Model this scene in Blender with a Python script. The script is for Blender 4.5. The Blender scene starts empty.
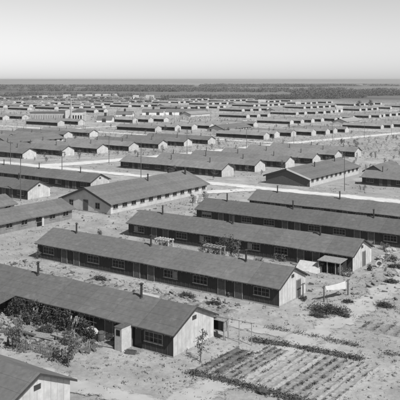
import bpy, math, random
from mathutils import Vector, noise as mnoise
R = math.radians
random.seed(11)
sc = bpy.context.scene
col = sc.collection

# ------------------------------------------------------------------ survey
# camp grid: s runs along the barracks, t runs across them; origin = right near corner of one barrack
TH = R(35.0)
CU, SU = math.cos(TH), math.sin(TH)
OX, OY = 8.3, 76.6
CAMZ = 24.0
F = 730.0
def W(s, t): return (OX + CU*s + SU*t, OY - SU*s + CU*t)
def ST(x, y):
    dx, dy = x-OX, y-OY
    return (CU*dx - SU*dy, SU*dx + CU*dy)
KT = [(-1e6,23.2),(-40,23.2),(-18,23.5),(0,24.0),(18,24.1),(37,24.5),(55,25.0),(80,25.9),(100,26.9),(150,28.6),(200,29.8),
      (260,31.2),(377,34.6),(433,35.8),(640,38.5),(790,40.0),(1100,42.0),(1500,44.0),(3000,48.5),(6000,50.5),(1e6,50.5)]
def drop(s, t):
    for (a, ha), (b, hb) in zip(KT, KT[1:]):
        if t <= b:
            h = ha + (hb-ha)*(t-a)/(b-a); break
    if s < -150 and t > 200:
        h -= 0.011*min(-s-150, 400)*min(1, (t-200)/90.0)*max(0, min(1, (2500-t)/1500.0))
    return h
def GZ(x, y):
    s, t = ST(x, y)
    h = drop(s, t)
    if y > 4500: h -= (y-4500)/9500.0*46.5
    b = 0
    if y < 400:
        b = 0.05*math.sin(x*0.35+1.3)*math.sin(y*0.27) + 0.035*math.sin(x*0.9+y*0.6)
    return CAMZ - h + b
def at(px, py, lift=0.0):          # a point on the ground from survey angles
    y = 300.0
    for _ in range(60):
        x = (px-200.0)/F*y
        h = CAMZ - GZ(x, y) - lift
        y = 0.5*y + 0.5*h*F/(py-79.0)
    x = (px-200.0)/F*y
    return x, y

# ------------------------------------------------------------------ materials (all greys: a black and white photograph)
def mat(name, v, var=0.25, scale=3.0, bump=0.0, rough=0.9, stretch=(1,1,1), coord='Object', rand=0.0, seams=None, detail=6.0, wear=None):
    m = bpy.data.materials.new(name); m.use_nodes = True
    nt = m.node_tree; N = nt.nodes; Lk = nt.links
    bs = N['Principled BSDF']; bs.inputs['Roughness'].default_value = rough
    bs.inputs['Specular IOR Level'].default_value = 0.25
    tc = N.new('ShaderNodeTexCoord'); mp = N.new('ShaderNodeMapping'); mp.inputs['Scale'].default_value = stretch
    Lk.new(tc.outputs[coord], mp.inputs['Vector'])
    vec = mp.outputs['Vector']
    if rand:
        oi = N.new('ShaderNodeObjectInfo')
        ad = N.new('ShaderNodeVectorMath'); ad.operation = 'MULTIPLY_ADD'
        ad.inputs[1].default_value = (1,1,1)
        sc_ = N.new('ShaderNodeVectorMath'); sc_.operation = 'SCALE'; sc_.inputs['Scale'].default_value = 57.0
        cx = N.new('ShaderNodeCombineXYZ'); Lk.new(oi.outputs['Random'], cx.inputs[0]); Lk.new(oi.outputs['Random'], cx.inputs[1])
        Lk.new(cx.outputs[0], sc_.inputs[0]); Lk.new(vec, ad.inputs[0]); Lk.new(sc_.outputs[0], ad.inputs[2])
        vec = ad.outputs[0]
    n1 = N.new('ShaderNodeTexNoise'); n1.inputs['Scale'].default_value = scale; n1.inputs['Detail'].default_value = detail
    n1.inputs['Roughness'].default_value = 0.62
    Lk.new(vec, n1.inputs['Vector'])
    mr = N.new('ShaderNodeMapRange'); mr.inputs['From Min'].default_value = 0.3; mr.inputs['From Max'].default_value = 0.7
    mr.inputs['To Min'].default_value = v*(1-var); mr.inputs['To Max'].default_value = v*(1+var)
    Lk.new(n1.outputs['Fac'], mr.inputs['Value'])
    out = mr.outputs['Result']
    def mul(a, b_sock=None, b_val=None):
        q = N.new('ShaderNodeMath'); q.operation = 'MULTIPLY'; Lk.new(a, q.inputs[0])
        if b_sock is not None: Lk.new(b_sock, q.inputs[1])
        else: q.inputs[1].default_value = b_val
        return q.outputs[0]
    if rand:
        r2 = N.new('ShaderNodeMapRange'); r2.inputs['To Min'].default_value = 1-rand; r2.inputs['To Max'].default_value = 1+rand
        Lk.new(oi.outputs['Random'], r2.inputs['Value']); out = mul(out, r2.outputs['Result'])
    if seams:                                   # thin darker or paler joints every so many metres along one axis
        for ax, step, wid, val in seams:
            sx = N.new('ShaderNodeSeparateXYZ'); Lk.new(tc.outputs[coord], sx.inputs[0])
            dv = N.new('ShaderNodeMath'); dv.operation = 'DIVIDE'; Lk.new(sx.outputs[ax], dv.inputs[0]); dv.inputs[1].default_value = step
            fr = N.new('ShaderNodeMath'); fr.operation = 'FRACT'; Lk.new(dv.outputs[0], fr.inputs[0])
            lt = N.new('ShaderNodeMath'); lt.operation = 'LESS_THAN'; Lk.new(fr.outputs[0], lt.inputs[0]); lt.inputs[1].default_value = wid/step
            r3 = N.new('ShaderNodeMapRange'); r3.inputs['To Min'].default_value = 1.0; r3.inputs['To Max'].default_value = val
            Lk.new(lt.outputs[0], r3.inputs['Value']); out = mul(out, r3.outputs['Result'])
            # each strip between joints differs a little
            fl = N.new('ShaderNodeMath'); fl.operation = 'FLOOR'; Lk.new(dv.outputs[0], fl.inputs[0])
            wn = N.new('ShaderNodeTexWhiteNoise'); wn.noise_dimensions = '1D'; Lk.new(fl.outputs[0], wn.inputs['W'])
            r4 = N.new('ShaderNodeMapRange'); r4.inputs['To Min'].default_value = 0.93; r4.inputs['To Max'].default_value = 1.07
            Lk.new(wn.outputs['Value'], r4.inputs['Value']); out = mul(out, r4.outputs['Result'])
    if wear:                                    # worn patches with a shape of their own
        n2 = N.new('ShaderNodeTexNoise'); n2.inputs['Scale'].default_value = wear[0]; n2.inputs['Detail'].default_value = 8
        n2.inputs['Roughness'].default_value = 0.7
        Lk.new(vec, n2.inputs['Vector'])
        r5 = N.new('ShaderNodeMapRange'); r5.inputs['From Min'].default_value = wear[1]; r5.inputs['From Max'].default_value = wear[1]+0.08
        r5.inputs['To Min'].default_value = 1.0; r5.inputs['To Max'].default_value = wear[2]
        Lk.new(n2.outputs['Fac'], r5.inputs['Value']); out = mul(out, r5.outputs['Result'])
    Lk.new(out, bs.inputs['Base Color'])
    if bump:
        bp = N.new('ShaderNodeBump'); bp.inputs['Strength'].default_value = bump; bp.inputs['Distance'].default_value = 0.05
        Lk.new(n1.outputs['Fac'], bp.inputs['Height']); Lk.new(bp.outputs[0], bs.inputs['Normal'])
    return m

M = {}
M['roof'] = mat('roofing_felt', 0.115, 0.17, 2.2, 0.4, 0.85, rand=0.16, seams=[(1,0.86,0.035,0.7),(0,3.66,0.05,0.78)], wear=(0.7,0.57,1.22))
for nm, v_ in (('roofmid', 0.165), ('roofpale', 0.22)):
    M[nm] = mat('paler_roofing_felt', v_, 0.17, 1.2, 0.4, 0.85, rand=0.2, seams=[(1,0.86,0.03,0.85),(0,3.66,0.04,0.9)], wear=(0.5,0.57,0.85))  # felt set paler for the middle and far blocks
M['hallroof'] = mat('hall_roofing_felt', 0.120, 0.17, 2.0, 0.4, 0.85, rand=0.05, seams=[(0,0.86,0.03,0.8),(1,3.66,0.04,0.85)], wear=(0.3,0.6,1.2))
M['gable'] = mat('pale_gable', 0.41, 0.2, 1.6, 0.1, 0.9, rand=0.08, seams=[(1,1.22,0.05,0.8)], wear=(0.8,0.60,0.82))  # the plain pale wall tone, kept on the sunlit gable ends
M['wall'] = mat('shade_toned_wall', 0.046, 0.16, 1.6, 0.1, 0.9, rand=0.08, seams=[(0,1.22,0.05,0.75),(1,1.22,0.05,0.8)], wear=(0.8,0.60,0.8))  # same cladding as the gable, with the long walls' shade painted into its colour
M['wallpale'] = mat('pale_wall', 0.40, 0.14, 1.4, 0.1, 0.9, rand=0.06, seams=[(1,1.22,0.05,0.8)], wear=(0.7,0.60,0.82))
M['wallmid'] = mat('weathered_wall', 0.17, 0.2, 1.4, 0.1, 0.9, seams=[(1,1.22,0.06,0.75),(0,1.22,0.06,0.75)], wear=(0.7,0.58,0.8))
M['footing'] = mat('concrete_footing', 0.26, 0.2, 3, 0.1)
M['trim'] = mat('dark_trim', 0.04, 0.25, 3)
M['trimgrey'] = mat('batten_wood', 0.07, 0.35, 2.5)
M['curtain'] = mat('faded_curtain', 0.22, 0.2, 6)
M['frame'] = mat('window_frame', 0.2, 0.25, 5)
M['glass'] = mat('window_glass', 0.012, 0.3, 2, rough=0.12)
M['door'] = mat('door_boards', 0.09, 0.3, 4, seams=[(0,0.15,0.015,0.5)])
M['doorpale'] = mat('pale_door', 0.38, 0.15, 4, seams=[(0,0.17,0.015,0.6)])
M['pipe'] = mat('sooty_pipe', 0.035, 0.3, 5, rough=0.6)
M['wood'] = mat('raw_wood', 0.22, 0.35, 6, 0.2)
M['darkwood'] = mat('weathered_wood', 0.09, 0.35, 6, 0.2)
M['white'] = mat('white_paint', 0.62, 0.12, 3)
M['cloth'] = mat('white_cloth', 0.4, 0.06, 3)
M['tarp'] = mat('pale_canvas', 0.42, 0.2, 2.5, 0.3)
M['leaf'] = mat('leaves', 0.062, 0.6, 4, rough=0.7)
M['leafpale'] = mat('pale_leaves', 0.115, 0.5, 4, rough=0.7)
M['bark'] = mat('bark', 0.08, 0.4, 8)
M['soil'] = mat('dug_soil', 0.185, 0.35, 3.0, 0.6)
M['rock'] = mat('rock', 0.27, 0.4, 3, 0.3, rand=0.25)
M['brush'] = mat('brushwood', 0.055, 0.5, 6)
M['brick'] = mat('pale_masonry', 0.44, 0.12, 0.5)
M['tank'] = mat('masonry_stack', 0.3, 0.15, 0.5)
M['road'] = mat('street_dirt', 0.52, 0.14, 0.35, 0.2, coord='Object', wear=(0.15,0.62,0.8))
M['path'] = mat('trodden_path', 0.35, 0.14, 0.5, 0.2)
M['woods'] = mat('far_leaves', 0.10, 0.25, 0.02)
M['wetsoil'] = mat('dark_watered_soil', 0.10, 0.35, 3, 0.6)
M['baresoil'] = mat('bare_raked_soil', 0.25, 0.25, 4.0, 0.6)
M['weed'] = mat('dry_weeds', 0.2, 0.6, 0.6)

def soft_edge(m, sc_=1.3):
    nt = m.node_tree; N = nt.nodes; L = nt.links; bs = N['Principled BSDF']; out = N['Material Output']
    at_ = N.new('ShaderNodeAttribute'); at_.attribute_name = 'edge'
    tc = N.new('ShaderNodeTexCoord'); n = N.new('ShaderNodeTexNoise'); n.inputs['Scale'].default_value = sc_; n.inputs['Detail'].default_value = 8; n.inputs['Roughness'].default_value = 0.75
    L.new(tc.outputs['Object'], n.inputs['Vector'])
    sb = N.new('ShaderNodeMath'); sb.operation = 'MULTIPLY_ADD'; L.new(n.outputs['Fac'], sb.inputs[0]); sb.inputs[1].default_value = 3.0; L.new(at_.outputs['Fac'], sb.inputs[2])
    mr = N.new('ShaderNodeMapRange'); mr.inputs['From Min'].default_value = 1.9; mr.inputs['From Max'].default_value = 2.3; L.new(sb.outputs[0], mr.inputs['Value'])
    tr = N.new('ShaderNodeBsdfTransparent'); mx = N.new('ShaderNodeMixShader'); L.new(mr.outputs['Result'], mx.inputs[0]); L.new(tr.outputs[0], mx.inputs[1]); L.new(bs.outputs[0], mx.inputs[2])
    L.new(mx.outputs[0], out.inputs['Surface'])
soft_edge(M['road'], 0.6); soft_edge(M['path'], 0.9)
def ground_material():
    m = bpy.data.materials.new('dry_ground'); m.use_nodes = True
    nt = m.node_tree; N = nt.nodes; L = nt.links
    bs = N['Principled BSDF']; bs.inputs['Roughness'].default_value = 0.95; bs.inputs['Specular IOR Level'].default_value = 0.1
    tc = N.new('ShaderNodeTexCoord')
    def nz(scale, detail, stretch=(1,1,1), rough=0.6, rot=0):
        mp = N.new('ShaderNodeMapping'); mp.inputs['Scale'].default_value = stretch; mp.inputs['Rotation'].default_value = (0,0,rot)
        L.new(tc.outputs['Object'], mp.inputs['Vector'])
        n = N.new('ShaderNodeTexNoise'); n.inputs['Scale'].default_value = scale; n.inputs['Detail'].default_value = detail
        n.inputs['Roughness'].default_value = rough; L.new(mp.outputs[0], n.inputs['Vector']); return n
    def rng(sock, a, b, lo, hi):
        r = N.new('ShaderNodeMapRange'); r.inputs['From Min'].default_value = a; r.inputs['From Max'].default_value = b
        r.inputs['To Min'].default_value = lo; r.inputs['To Max'].default_value = hi; L.new(sock, r.inputs['Value']); return r.outputs['Result']
    def mul(a, b):
        q = N.new('ShaderNodeMath'); q.operation = 'MULTIPLY'; L.new(a, q.inputs[0]); L.new(b, q.inputs[1]); return q.outputs[0]
    big = nz(0.02, 5); mid = nz(0.22, 8, rough=0.7); fine = nz(2.6, 8, rough=0.75)
    trk = nz(0.5, 5, (1, 0.12, 1), rot=R(35))
    v = rng(big.outputs['Fac'], 0.3, 0.7, 0.25, 0.345)
    v = mul(v, rng(mid.outputs['Fac'], 0.33, 0.67, 0.74, 1.2))
    v = mul(v, rng(fine.outputs['Fac'], 0.3, 0.7, 0.76, 1.2))
    v = mul(v, rng(trk.outputs['Fac'], 0.35, 0.65, 0.94, 1.06))
    wd = nz(0.9, 9, rough=0.8)                                   # sparse darker weeds
    v = mul(v, rng(wd.outputs['Fac'], 0.58, 0.70, 1.0, 0.62))
    # fields far beyond the camp
    sx = N.new('ShaderNodeSeparateXYZ'); L.new(tc.outputs['Object'], sx.inputs[0])
    far = rng(sx.outputs['Y'], 1100, 1500, 0, 1)
    mp = N.new('ShaderNodeMapping'); mp.inputs['Scale'].default_value = (0.0007, 0.0016, 1)
    L.new(tc.outputs['Object'], mp.inputs['Vector'])
    vo = N.new('ShaderNodeTexVoronoi'); vo.inputs['Scale'].default_value = 1.0; L.new(mp.outputs[0], vo.inputs['Vector'])
    sp = N.new('ShaderNodeSeparateXYZ'); L.new(vo.outputs['Color'], sp.inputs[0])
    fld = rng(sp.outputs[0], 0, 1, 0.13, 0.27)
    st = nz(0.0012, 6, (0.35, 1.6, 1))
    fld = mul(fld, rng(st.outputs['Fac'], 0.3, 0.7, 0.75, 1.2))
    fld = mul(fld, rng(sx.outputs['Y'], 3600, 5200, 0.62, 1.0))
    mx = N.new('ShaderNodeMix'); mx.data_type = 'FLOAT'; L.new(far, mx.inputs['Factor']); L.new(v, mx.inputs[2]); L.new(fld, mx.inputs[3])
    L.new(mx.outputs[0], bs.inputs['Base Color'])
    bp = N.new('ShaderNodeBump'); bp.inputs['Strength'].default_value = 0.5; bp.inputs['Distance'].default_value = 0.12
    L.new(fine.outputs['Fac'], bp.inputs['Height']); L.new(bp.outputs[0], bs.inputs['Normal'])
    return m
M['ground'] = ground_material()

# ------------------------------------------------------------------ mesh helpers
class MB:
    def __init__(s): s.v = []; s.f = []; s.m = []; s.cur = 0
    def quad(s, *p):
        b = len(s.v); s.v += [tuple(q) for q in p]; s.f.append(tuple(range(b, b+len(p)))); s.m.append(s.cur)
    def box(s, x0, y0, z0, x1, y1, z1):
        b = len(s.v)
        s.v += [(x0,y0,z0),(x1,y0,z0),(x1,y1,z0),(x0,y1,z0),(x0,y0,z1),(x1,y0,z1),(x1,y1,z1),(x0,y1,z1)]
        for q in ((0,3,2,1),(4,5,6,7),(0,1,5,4),(1,2,6,5),(2,3,7,6),(3,0,4,7)):
            s.f.append(tuple(b+i for i in q)); s.m.append(s.cur)
    def prism(s, pts, y0, y1, axis='x'):          # outline (a, z) extruded along the other axis
        n = len(pts); b = len(s.v)
        for y in (y0, y1):
            for a, z in pts: s.v.append((y, a, z) if axis == 'x' else (a, y, z))
        s.f.append(tuple(b+i for i in range(n))[::-1]); s.f.append(tuple(b+n+i for i in range(n)))
        s.m += [s.cur, s.cur]
        for i in range(n):
            j = (i+1) % n
            s.f.append((b+i, b+j, b+n+j, b+n+i)); s.m.append(s.cur)
    def tube(s, p, q, r0, r1=None, n=8, cap=True):
        r1 = r0 if r1 is None else r1
        p, q = Vector(p), Vector(q); d = (q-p).normalized()
        a = d.cross(Vector((0,0,1)))
        if a.length < 1e-3: a = Vector((1,0,0))
        a.normalize(); c = d.cross(a); b = len(s.v)
        for o, r in ((p, r0), (q, r1)):
            for i in range(n):
                w = 2*math.pi*i/n; s.v.append(tuple(o + a*(r*math.cos(w)) + c*(r*math.sin(w))))
        for i in range(n):
            j = (i+1) % n; s.f.append((b+i, b+j, b+n+j, b+n+i)); s.m.append(s.cur)
        if cap:
            s.f.append(tuple(b+i for i in range(n))[::-1]); s.f.append(tuple(b+n+i for i in range(n))); s.m += [s.cur]*2
    def leaf(s, c, r, rnd):
        a = Vector((rnd.gauss(0,1), rnd.gauss(0,1), rnd.gauss(0,1))).normalized()
        b_ = a.orthogonal().normalized(); d = a.cross(b_)
        w = rnd.uniform(0.5, 1.0)*r; l = r*rnd.uniform(0.8, 1.5); c = Vector(c)
        s.quad(c-b_*l*0.7, c-d*w*0.5, c+b_*l*0.7, c+d*w*0.5)
    def blob(s, c, rx, ry, rz, rnd, n=7, k=4, jit=0.25):
        b = len(s.v); c = Vector(c)
        s.v.append((c.x, c.y, c.z+rz*rnd.uniform(0.9,1.1)))
        for i in range(1, k):
            ph = math.pi*i/k
            for j in range(n):
                th = 2*math.pi*(j+0.5*(i%2))/n; q = 1+rnd.uniform(-jit, jit)
                s.v.append((c.x+rx*q*math.sin(ph)*math.cos(th), c.y+ry*q*math.sin(ph)*math.sin(th), c.z+rz*q*math.cos(ph)))
        s.v.append((c.x, c.y, c.z-rz)); e = len(s.v)-1
        for j in range(n):
            s.f.append((b, b+1+j, b+1+(j+1)%n)); s.m.append(s.cur)
            for i in range(k-2):
                o = b+1+i*n; s.f.append((o+j, o+n+j, o+n+(j+1)%n, o+(j+1)%n)); s.m.append(s.cur)
            o = b+1+(k-2)*n; s.f.append((o+j, e, o+(j+1)%n)); s.m.append(s.cur)
    def build(s, name, mats, parent=None, loc=None, rz=None, smooth=False):
        me = bpy.data.meshes.new(name); me.from_pydata(s.v, [], s.f)
        if not isinstance(mats, (list, tuple)): mats = [mats]
        for mm in mats: me.materials.append(mm)
        if len(mats) > 1: me.polygons.foreach_set('material_index', s.m)
        if smooth: me.polygons.foreach_set('use_smooth', [True]*len(me.polygons))
        me.update()
        o = bpy.data.objects.new(name, me); col.objects.link(o)
        if parent: o.parent = parent
        if loc: o.location = loc
        if rz is not None: o.rotation_euler.z = rz
        return o
def tag(o, label=None, cat=None, group=None, kind=None):
    if label: o['label'] = label
    if cat: o['category'] = cat
    if group: o['group'] = group
    if kind: o['kind'] = kind
    return o
def empty(name, loc=(0,0,0), rz=-TH):
    o = bpy.data.objects.new(name, None); col.objects.link(o); o.location = loc; o.rotation_euler.z = rz
    o.empty_display_size = 0.5
    return o
def copy_tree(o, kids, parent=None):
    c = o.copy(); col.objects.link(c)
    if parent: c.parent = parent
    for ch in kids.get(o.name, []): copy_tree(ch, kids, c)
    return c
def kids_of(o):
    d = {}
    def rec(q):
        d[q.name] = list(q.children)
        for c in q.children: rec(c)
    rec(o); return d

# ------------------------------------------------------------------ ground
def axis(vals):
    out = []
    for a, b, st in vals:
        n = max(1, int(round((b-a)/st)))
        out += [a+(b-a)*i/n for i in range(n)]
    return out + [vals[-1][1]]
xs = axis([(-40000,-6000,8500),(-6000,-1000,1000),(-1000,-300,70),(-300,-60,12),(-60,80,2.5),(80,320,12),(320,1000,68),(1000,6000,1000),(6000,40000,8500)])
ys = axis([(-3000,-100,725),(-100,40,20),(40,140,2.5),(140,420,10),(420,1200,39),(1200,3000,150),(3000,4500,300),(4500,14500,1000)])
g = MB(); nx = len(xs)
g.v = [(x, y, GZ(x, y)) for y in ys for x in xs]
g.f = [(j*nx+i, j*nx+i+1, (j+1)*nx+i+1, (j+1)*nx+i) for j in range(len(ys)-1) for i in range(nx-1)]
g.m = [0]*len(g.f)
tag(g.build('ground', M['ground'], smooth=True), kind='structure')

def GI(x, y):      # height of the ground sheet itself
    import bisect
    i = min(max(bisect.bisect_right(xs, x)-1, 0), nx-2); j = min(max(bisect.bisect_right(ys, y)-1, 0), len(ys)-2)
    u = (x-xs[i])/(xs[i+1]-xs[i]); w = (y-ys[j])/(ys[j+1]-ys[j])
    z = lambda a, b: g.v[b*nx+a][2]
    return z(i,j)*(1-u)*(1-w)+z(i+1,j)*u*(1-w)+z(i,j+1)*(1-u)*w+z(i+1,j+1)*u*w

def strip(name, pts, width, m, lift=0.03, jit=0.35, step=3.0, seed=1):
    rnd = random.Random(seed); b = MB(); row = []
    for (a, c) in zip(pts, pts[1:]):
        a, c = Vector(W(*a)), Vector(W(*c)); d = (c-a); n = max(1, int(d.length/step)); nrm = Vector((-d.y, d.x)).normalized()
        for i in range(n+1):
            p = a + d*(i/n); l = width/2+rnd.uniform(-jit, jit); r = width/2+rnd.uniform(-jit, jit)
            row.append([p - nrm*r + nrm*(r+l)*k/5 for k in range(6)])
    for r0 in row:
        for p in r0: b.v.append((p.x, p.y, GI(p.x, p.y)+lift))
    for i in range(len(row)-1):
        for k in range(5):
            q = i*6+k; b.f.append((q, q+6, q+7, q+1)); b.m.append(0)
    o = b.build(name, m); at_ = o.data.attributes.new('edge', 'FLOAT', 'POINT')
    for i in range(len(b.v)): at_.data[i].value = (0, 0.8, 1.25, 1.25, 0.8, 0)[i%6]
    return tag(o, kind='structure')
strip('street', [(-300,84),(260,84)], 8.4, M['road'], 0.06, 0.7)
strip('avenue', [(-128,-60),(-128,1100)], 11.5, M['road'], 0.05, 0.5, 5)
strip('street', [(-500,240),(-120,240)], 8, M['road'], 0.10, 0.6, 5)
strip('street', [(-700,398),(-60,398)], 8, M['road'], 0.15, 0.6, 8)
strip('street', [(-900,560),(-60,560)], 9, M['road'], 0.2, 0.6, 10)
strip('street', [(-1100,720),(-100,720)], 9, M['road'], 0.2, 0.6, 12)
strip('avenue', [(-278,80),(-278,1100)], 7, M['road'], 0.12, 0.6, 8)
strip('path', [(-58,62),(-50,80)], 7, M['road'], 0.09, 0.9)
strip('path', [(-60,-8),(-41,-9),(6,-7.5)], 2.6, M['path'], 0.05, 0.5, 2)
strip('path', [(5,-60),(7,0),(6,60)], 4.0, M['path'], 0.07, 0.8, 2)
strip('path', [(-8,-27.5),(30,-26)], 3.0, M['path'], 0.09, 0.6, 2)

# ------------------------------------------------------------------ barracks
BL, BW, BH, BR = 36.6, 6.1, 2.15, 1.4
def gable_prism(b, x0, x1, w, z0, h, rise, axis='x'):
    b.prism([(-w/2, z0), (w/2, z0), (w/2, h), (0, h+rise), (-w/2, h)], x0, x1, axis)
def roof_mesh(b, L, w, h, rise, ov=0.38, og=0.3, th=0.09, axis='x', rnd=None):
    sl = rise/(w/2); e = w/2+ov; ze = h-ov*sl
    lift = 0.03
    n = int(L/3.0); rnd = rnd or random.Random(3)
    xs_ = [-L/2-og + (L+2*og)*i/n for i in range(n+1)]
    sag = [rnd.uniform(-0.04, 0.04) for _ in xs_]
    def P(x, a, z): return (x, a, z) if axis == 'x' else (a, x, z)
    for side in (-1, 1):
        for i in range(n):
            x0, x1, q0, q1 = xs_[i], xs_[i+1], sag[i]*side, sag[i+1]*side
            top = [P(x0, side*e, ze+lift+th+q0), P(x1, side*e, ze+lift+th+q1), P(x1, 0, h+rise+lift+th+sag[i+1]), P(x0, 0, h+rise+lift+th+sag[i])]
            bot = [P(x0, side*e, ze+lift+q0), P(x1, side*e, ze+lift+q1), P(x1, 0, h+rise+lift), P(x0, 0, h+rise+lift)]
            b.quad(*top); b.quad(*bot[::-1]); b.quad(top[0], top[1], bot[1], bot[0])
            if i == 0: b.quad(top[3], top[0], bot[0], bot[3])
            if i == n-1: b.quad(top[1], top[2], bot[2], bot[1])
            for q in range(5):                  # rafter tails
                xx = x0+(x1-x0)*(q+0.5)/5; zz = ze+q0+(q1-q0)*(q+0.5)/5
                p = [P(xx-0.025+(0.05 if k in (1,2) else 0), side*(e-(0.0 if k < 2 else ov-0.02)), zz+lift-0.005+(0 if k < 2 else (ov-0.02)*sl)) for k in range(4)]
                d = [(v[0], v[1], v[2]-0.1) for v in p]
                b.quad(*d); b.quad(p[0],p[1],d[1],d[0]); b.quad(p[1],p[2],d[2],d[1]); b.quad(p[3],p[0],d[0],d[3])
def fascia_mesh(b, L, w, h, rise, ov=0.38, og=0.3, axis='x', dep=0.16, ends=(1,), sides=(-1,1)):
    sl = rise/(w/2); e = w/2+ov+0.01
    def P(x, a, z): return (x, a, z) if axis == 'x' else (a, x, z)
    for end in ends:
        x0 = end*(L/2+og+0.005); x1 = end*(L/2+og+0.04)
        for side in sides:
            o = []
            for x in (x0, x1):
                o.append([P(x, side*e, h-ov*sl+0.13), P(x, 0, h+rise+0.13), P(x, 0, h+rise+0.13-dep), P(x, side*e, h-ov*sl+0.13-dep)])
            b.quad(*o[0]); b.quad(*o[1])
            for k in range(4): b.quad(o[0][k], o[0][(k+1)%4], o[1][(k+1)%4], o[1][k])
def window_bm(w=2.0, h=0.9, n=4):
    b = MB(); f = 0.07
    b.box(-w/2,-0.045,-h/2, w/2,0,-h/2+f); b.box(-w/2,-0.045,h/2-f, w/2,0,h/2)
    for i in range(n+1):
        x = -w/2+f/2+(w-f)*i/n; q = f/2 if i in (0, n, n//2) else 0.018
        b.box(x-q,-0.04,-h/2+f, x+q,0,h/2-f)
    b.box(-w/2+f,-0.03,-0.015, w/2-f,-0.004,0.015)
    b.box(-w/2-0.05,-0.09,-h/2-0.05, w/2+0.05,0,-h/2-0.003)
    return b
def pane_bm(w=2.0, h=0.9):
    b = MB(); b.box(-w/2+0.03,-0.018,-h/2+0.03, w/2-0.03,0.01,h/2-0.03); return b
def chimney_bm():
    b = MB(); b.tube((0,0,-0.1),(0,0,1.25),0.11,0.11,10); b.tube((0,0,0.0),(0,0,0.12),0.2,0.14,10)
    for a in range(3): b.tube((0.1*math.cos(a*2.1),0.1*math.sin(a*2.1),1.25),(0.1*math.cos(a*2.1),0.1*math.sin(a*2.1),1.34),0.012,0.012,4)
    b.tube((0,0,1.33),(0,0,1.44),0.23,0.03,10); return b
ME = {}
def shared(name, builder, mats, parent, loc, rz=0.0, key=None):
    key = key or name
    if key not in ME:
        o = builder().build(name, mats); ME[key] = o.data
    else:
        o = bpy.data.objects.new(name, ME[key]); col.objects.link(o)
    o.parent = parent; o.location = loc; o.rotation_euler.z = rz
    return o

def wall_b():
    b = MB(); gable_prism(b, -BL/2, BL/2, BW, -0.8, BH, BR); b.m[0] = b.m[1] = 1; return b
def wallnear_b():
    b = wall_b(); b.cur = 2; r_ = random.Random(9)
    n = 60
    for i in range(n+1):
        x = -BL/2+BL*i/n+r_.uniform(-.02,.02); b.box(x-0.02,-BW/2-0.022,0.1,x+0.02,-BW/2+0.01,BH-r_.uniform(0.02,0.06))
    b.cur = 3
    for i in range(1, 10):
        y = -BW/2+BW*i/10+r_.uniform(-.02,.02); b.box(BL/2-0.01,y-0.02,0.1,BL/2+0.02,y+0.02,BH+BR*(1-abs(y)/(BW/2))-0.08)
    return b
def roof_b(): b = MB(); roof_mesh(b, BL, BW, BH, BR); return b
def fascia_b(): b = MB(); fascia_mesh(b, BL, BW, BH, BR); return b
def footing_b():
    b = MB(); b.box(-BL/2-0.04,-BW/2-0.04,-0.8,BL/2+0.04,BW/2+0.04,0.16); return b
def door_b():
    b = MB(); b.box(-0.45,-0.05,0.17,0.45,0.0,1.98); return b
def doorframe_b():
    b = MB(); b.box(-0.53,-0.07,0.17,-0.453,0,2.06); b.box(0.453,-0.07,0.17,0.53,0,2.06); b.box(-0.453,-0.07,1.983,0.453,0,2.06); return b
def step_b():
    b = MB(); b.box(-0.6,-0.75,-0.3,0.6,-0.08,0.08); b.box(-0.6,-1.05,-0.3,0.6,-0.753,-0.04); return b
def vent_b():
    b = MB(); b.box(0,-0.3,0,0.03,0.3,0.35); return b

def make_barracks(level):
    root = empty('barracks')
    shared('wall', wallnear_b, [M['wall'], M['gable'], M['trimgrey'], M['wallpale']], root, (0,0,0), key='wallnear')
    shared('roof', roof_b, M['roof'], root, (0,0,0))
    for x in (-13.8, -1.1, 12.6) : shared('chimney', chimney_bm, M['pipe'], root, (x, -0.35, BH+BR-0.1))
    if level >= 1:
        shared('fascia', fascia_b, M['trim'], root, (0,0,0))
        for k in range(3):
            base = -BL/2 + 12.2*k
            for dx in (2.1, 10.1) if True else ():
                w = shared('window', window_bm, M['frame'], root, (base+dx, -BW/2-0.001, 1.36))
                if level >= 2: shared('pane', pane_bm, M['glass'], w, (0,0,0))
            if level < 2:
                pass
            for dx in (5.0, 7.2):
                d = shared('door', door_b, M['door'], root, (base+dx, -BW/2-0.002, 0))
                if level >= 2:
                    shared('door_frame', doorframe_b, M['frame'], d, (0,0,0)); shared('step', step_b, M['wood'], root, (base+dx, -BW/2, 0))
        shared('gable_vent', vent_b, M['trim'], root, (BL/2+0.004, 0, BH+0.35))
    if level >= 2: shared('footing', footing_b, M['footing'], root, (0,0,0))
    return root
def dark_window():        # a window for the middle distance: frame and glass in one mesh
    b = window_bm(); b.m = [0]*len(b.f); b.cur = 1; b.box(-0.97,-0.018,-0.42,0.97,0.01,0.42); return b
def copy_to(proto_kids, proto, s, t, dz=0.0, flip=False):
    c = copy_tree(proto, proto_kids)
    x, y = W(s, t); c.location = (x, y, CAMZ-drop(s, t)+dz)
    return c

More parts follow.
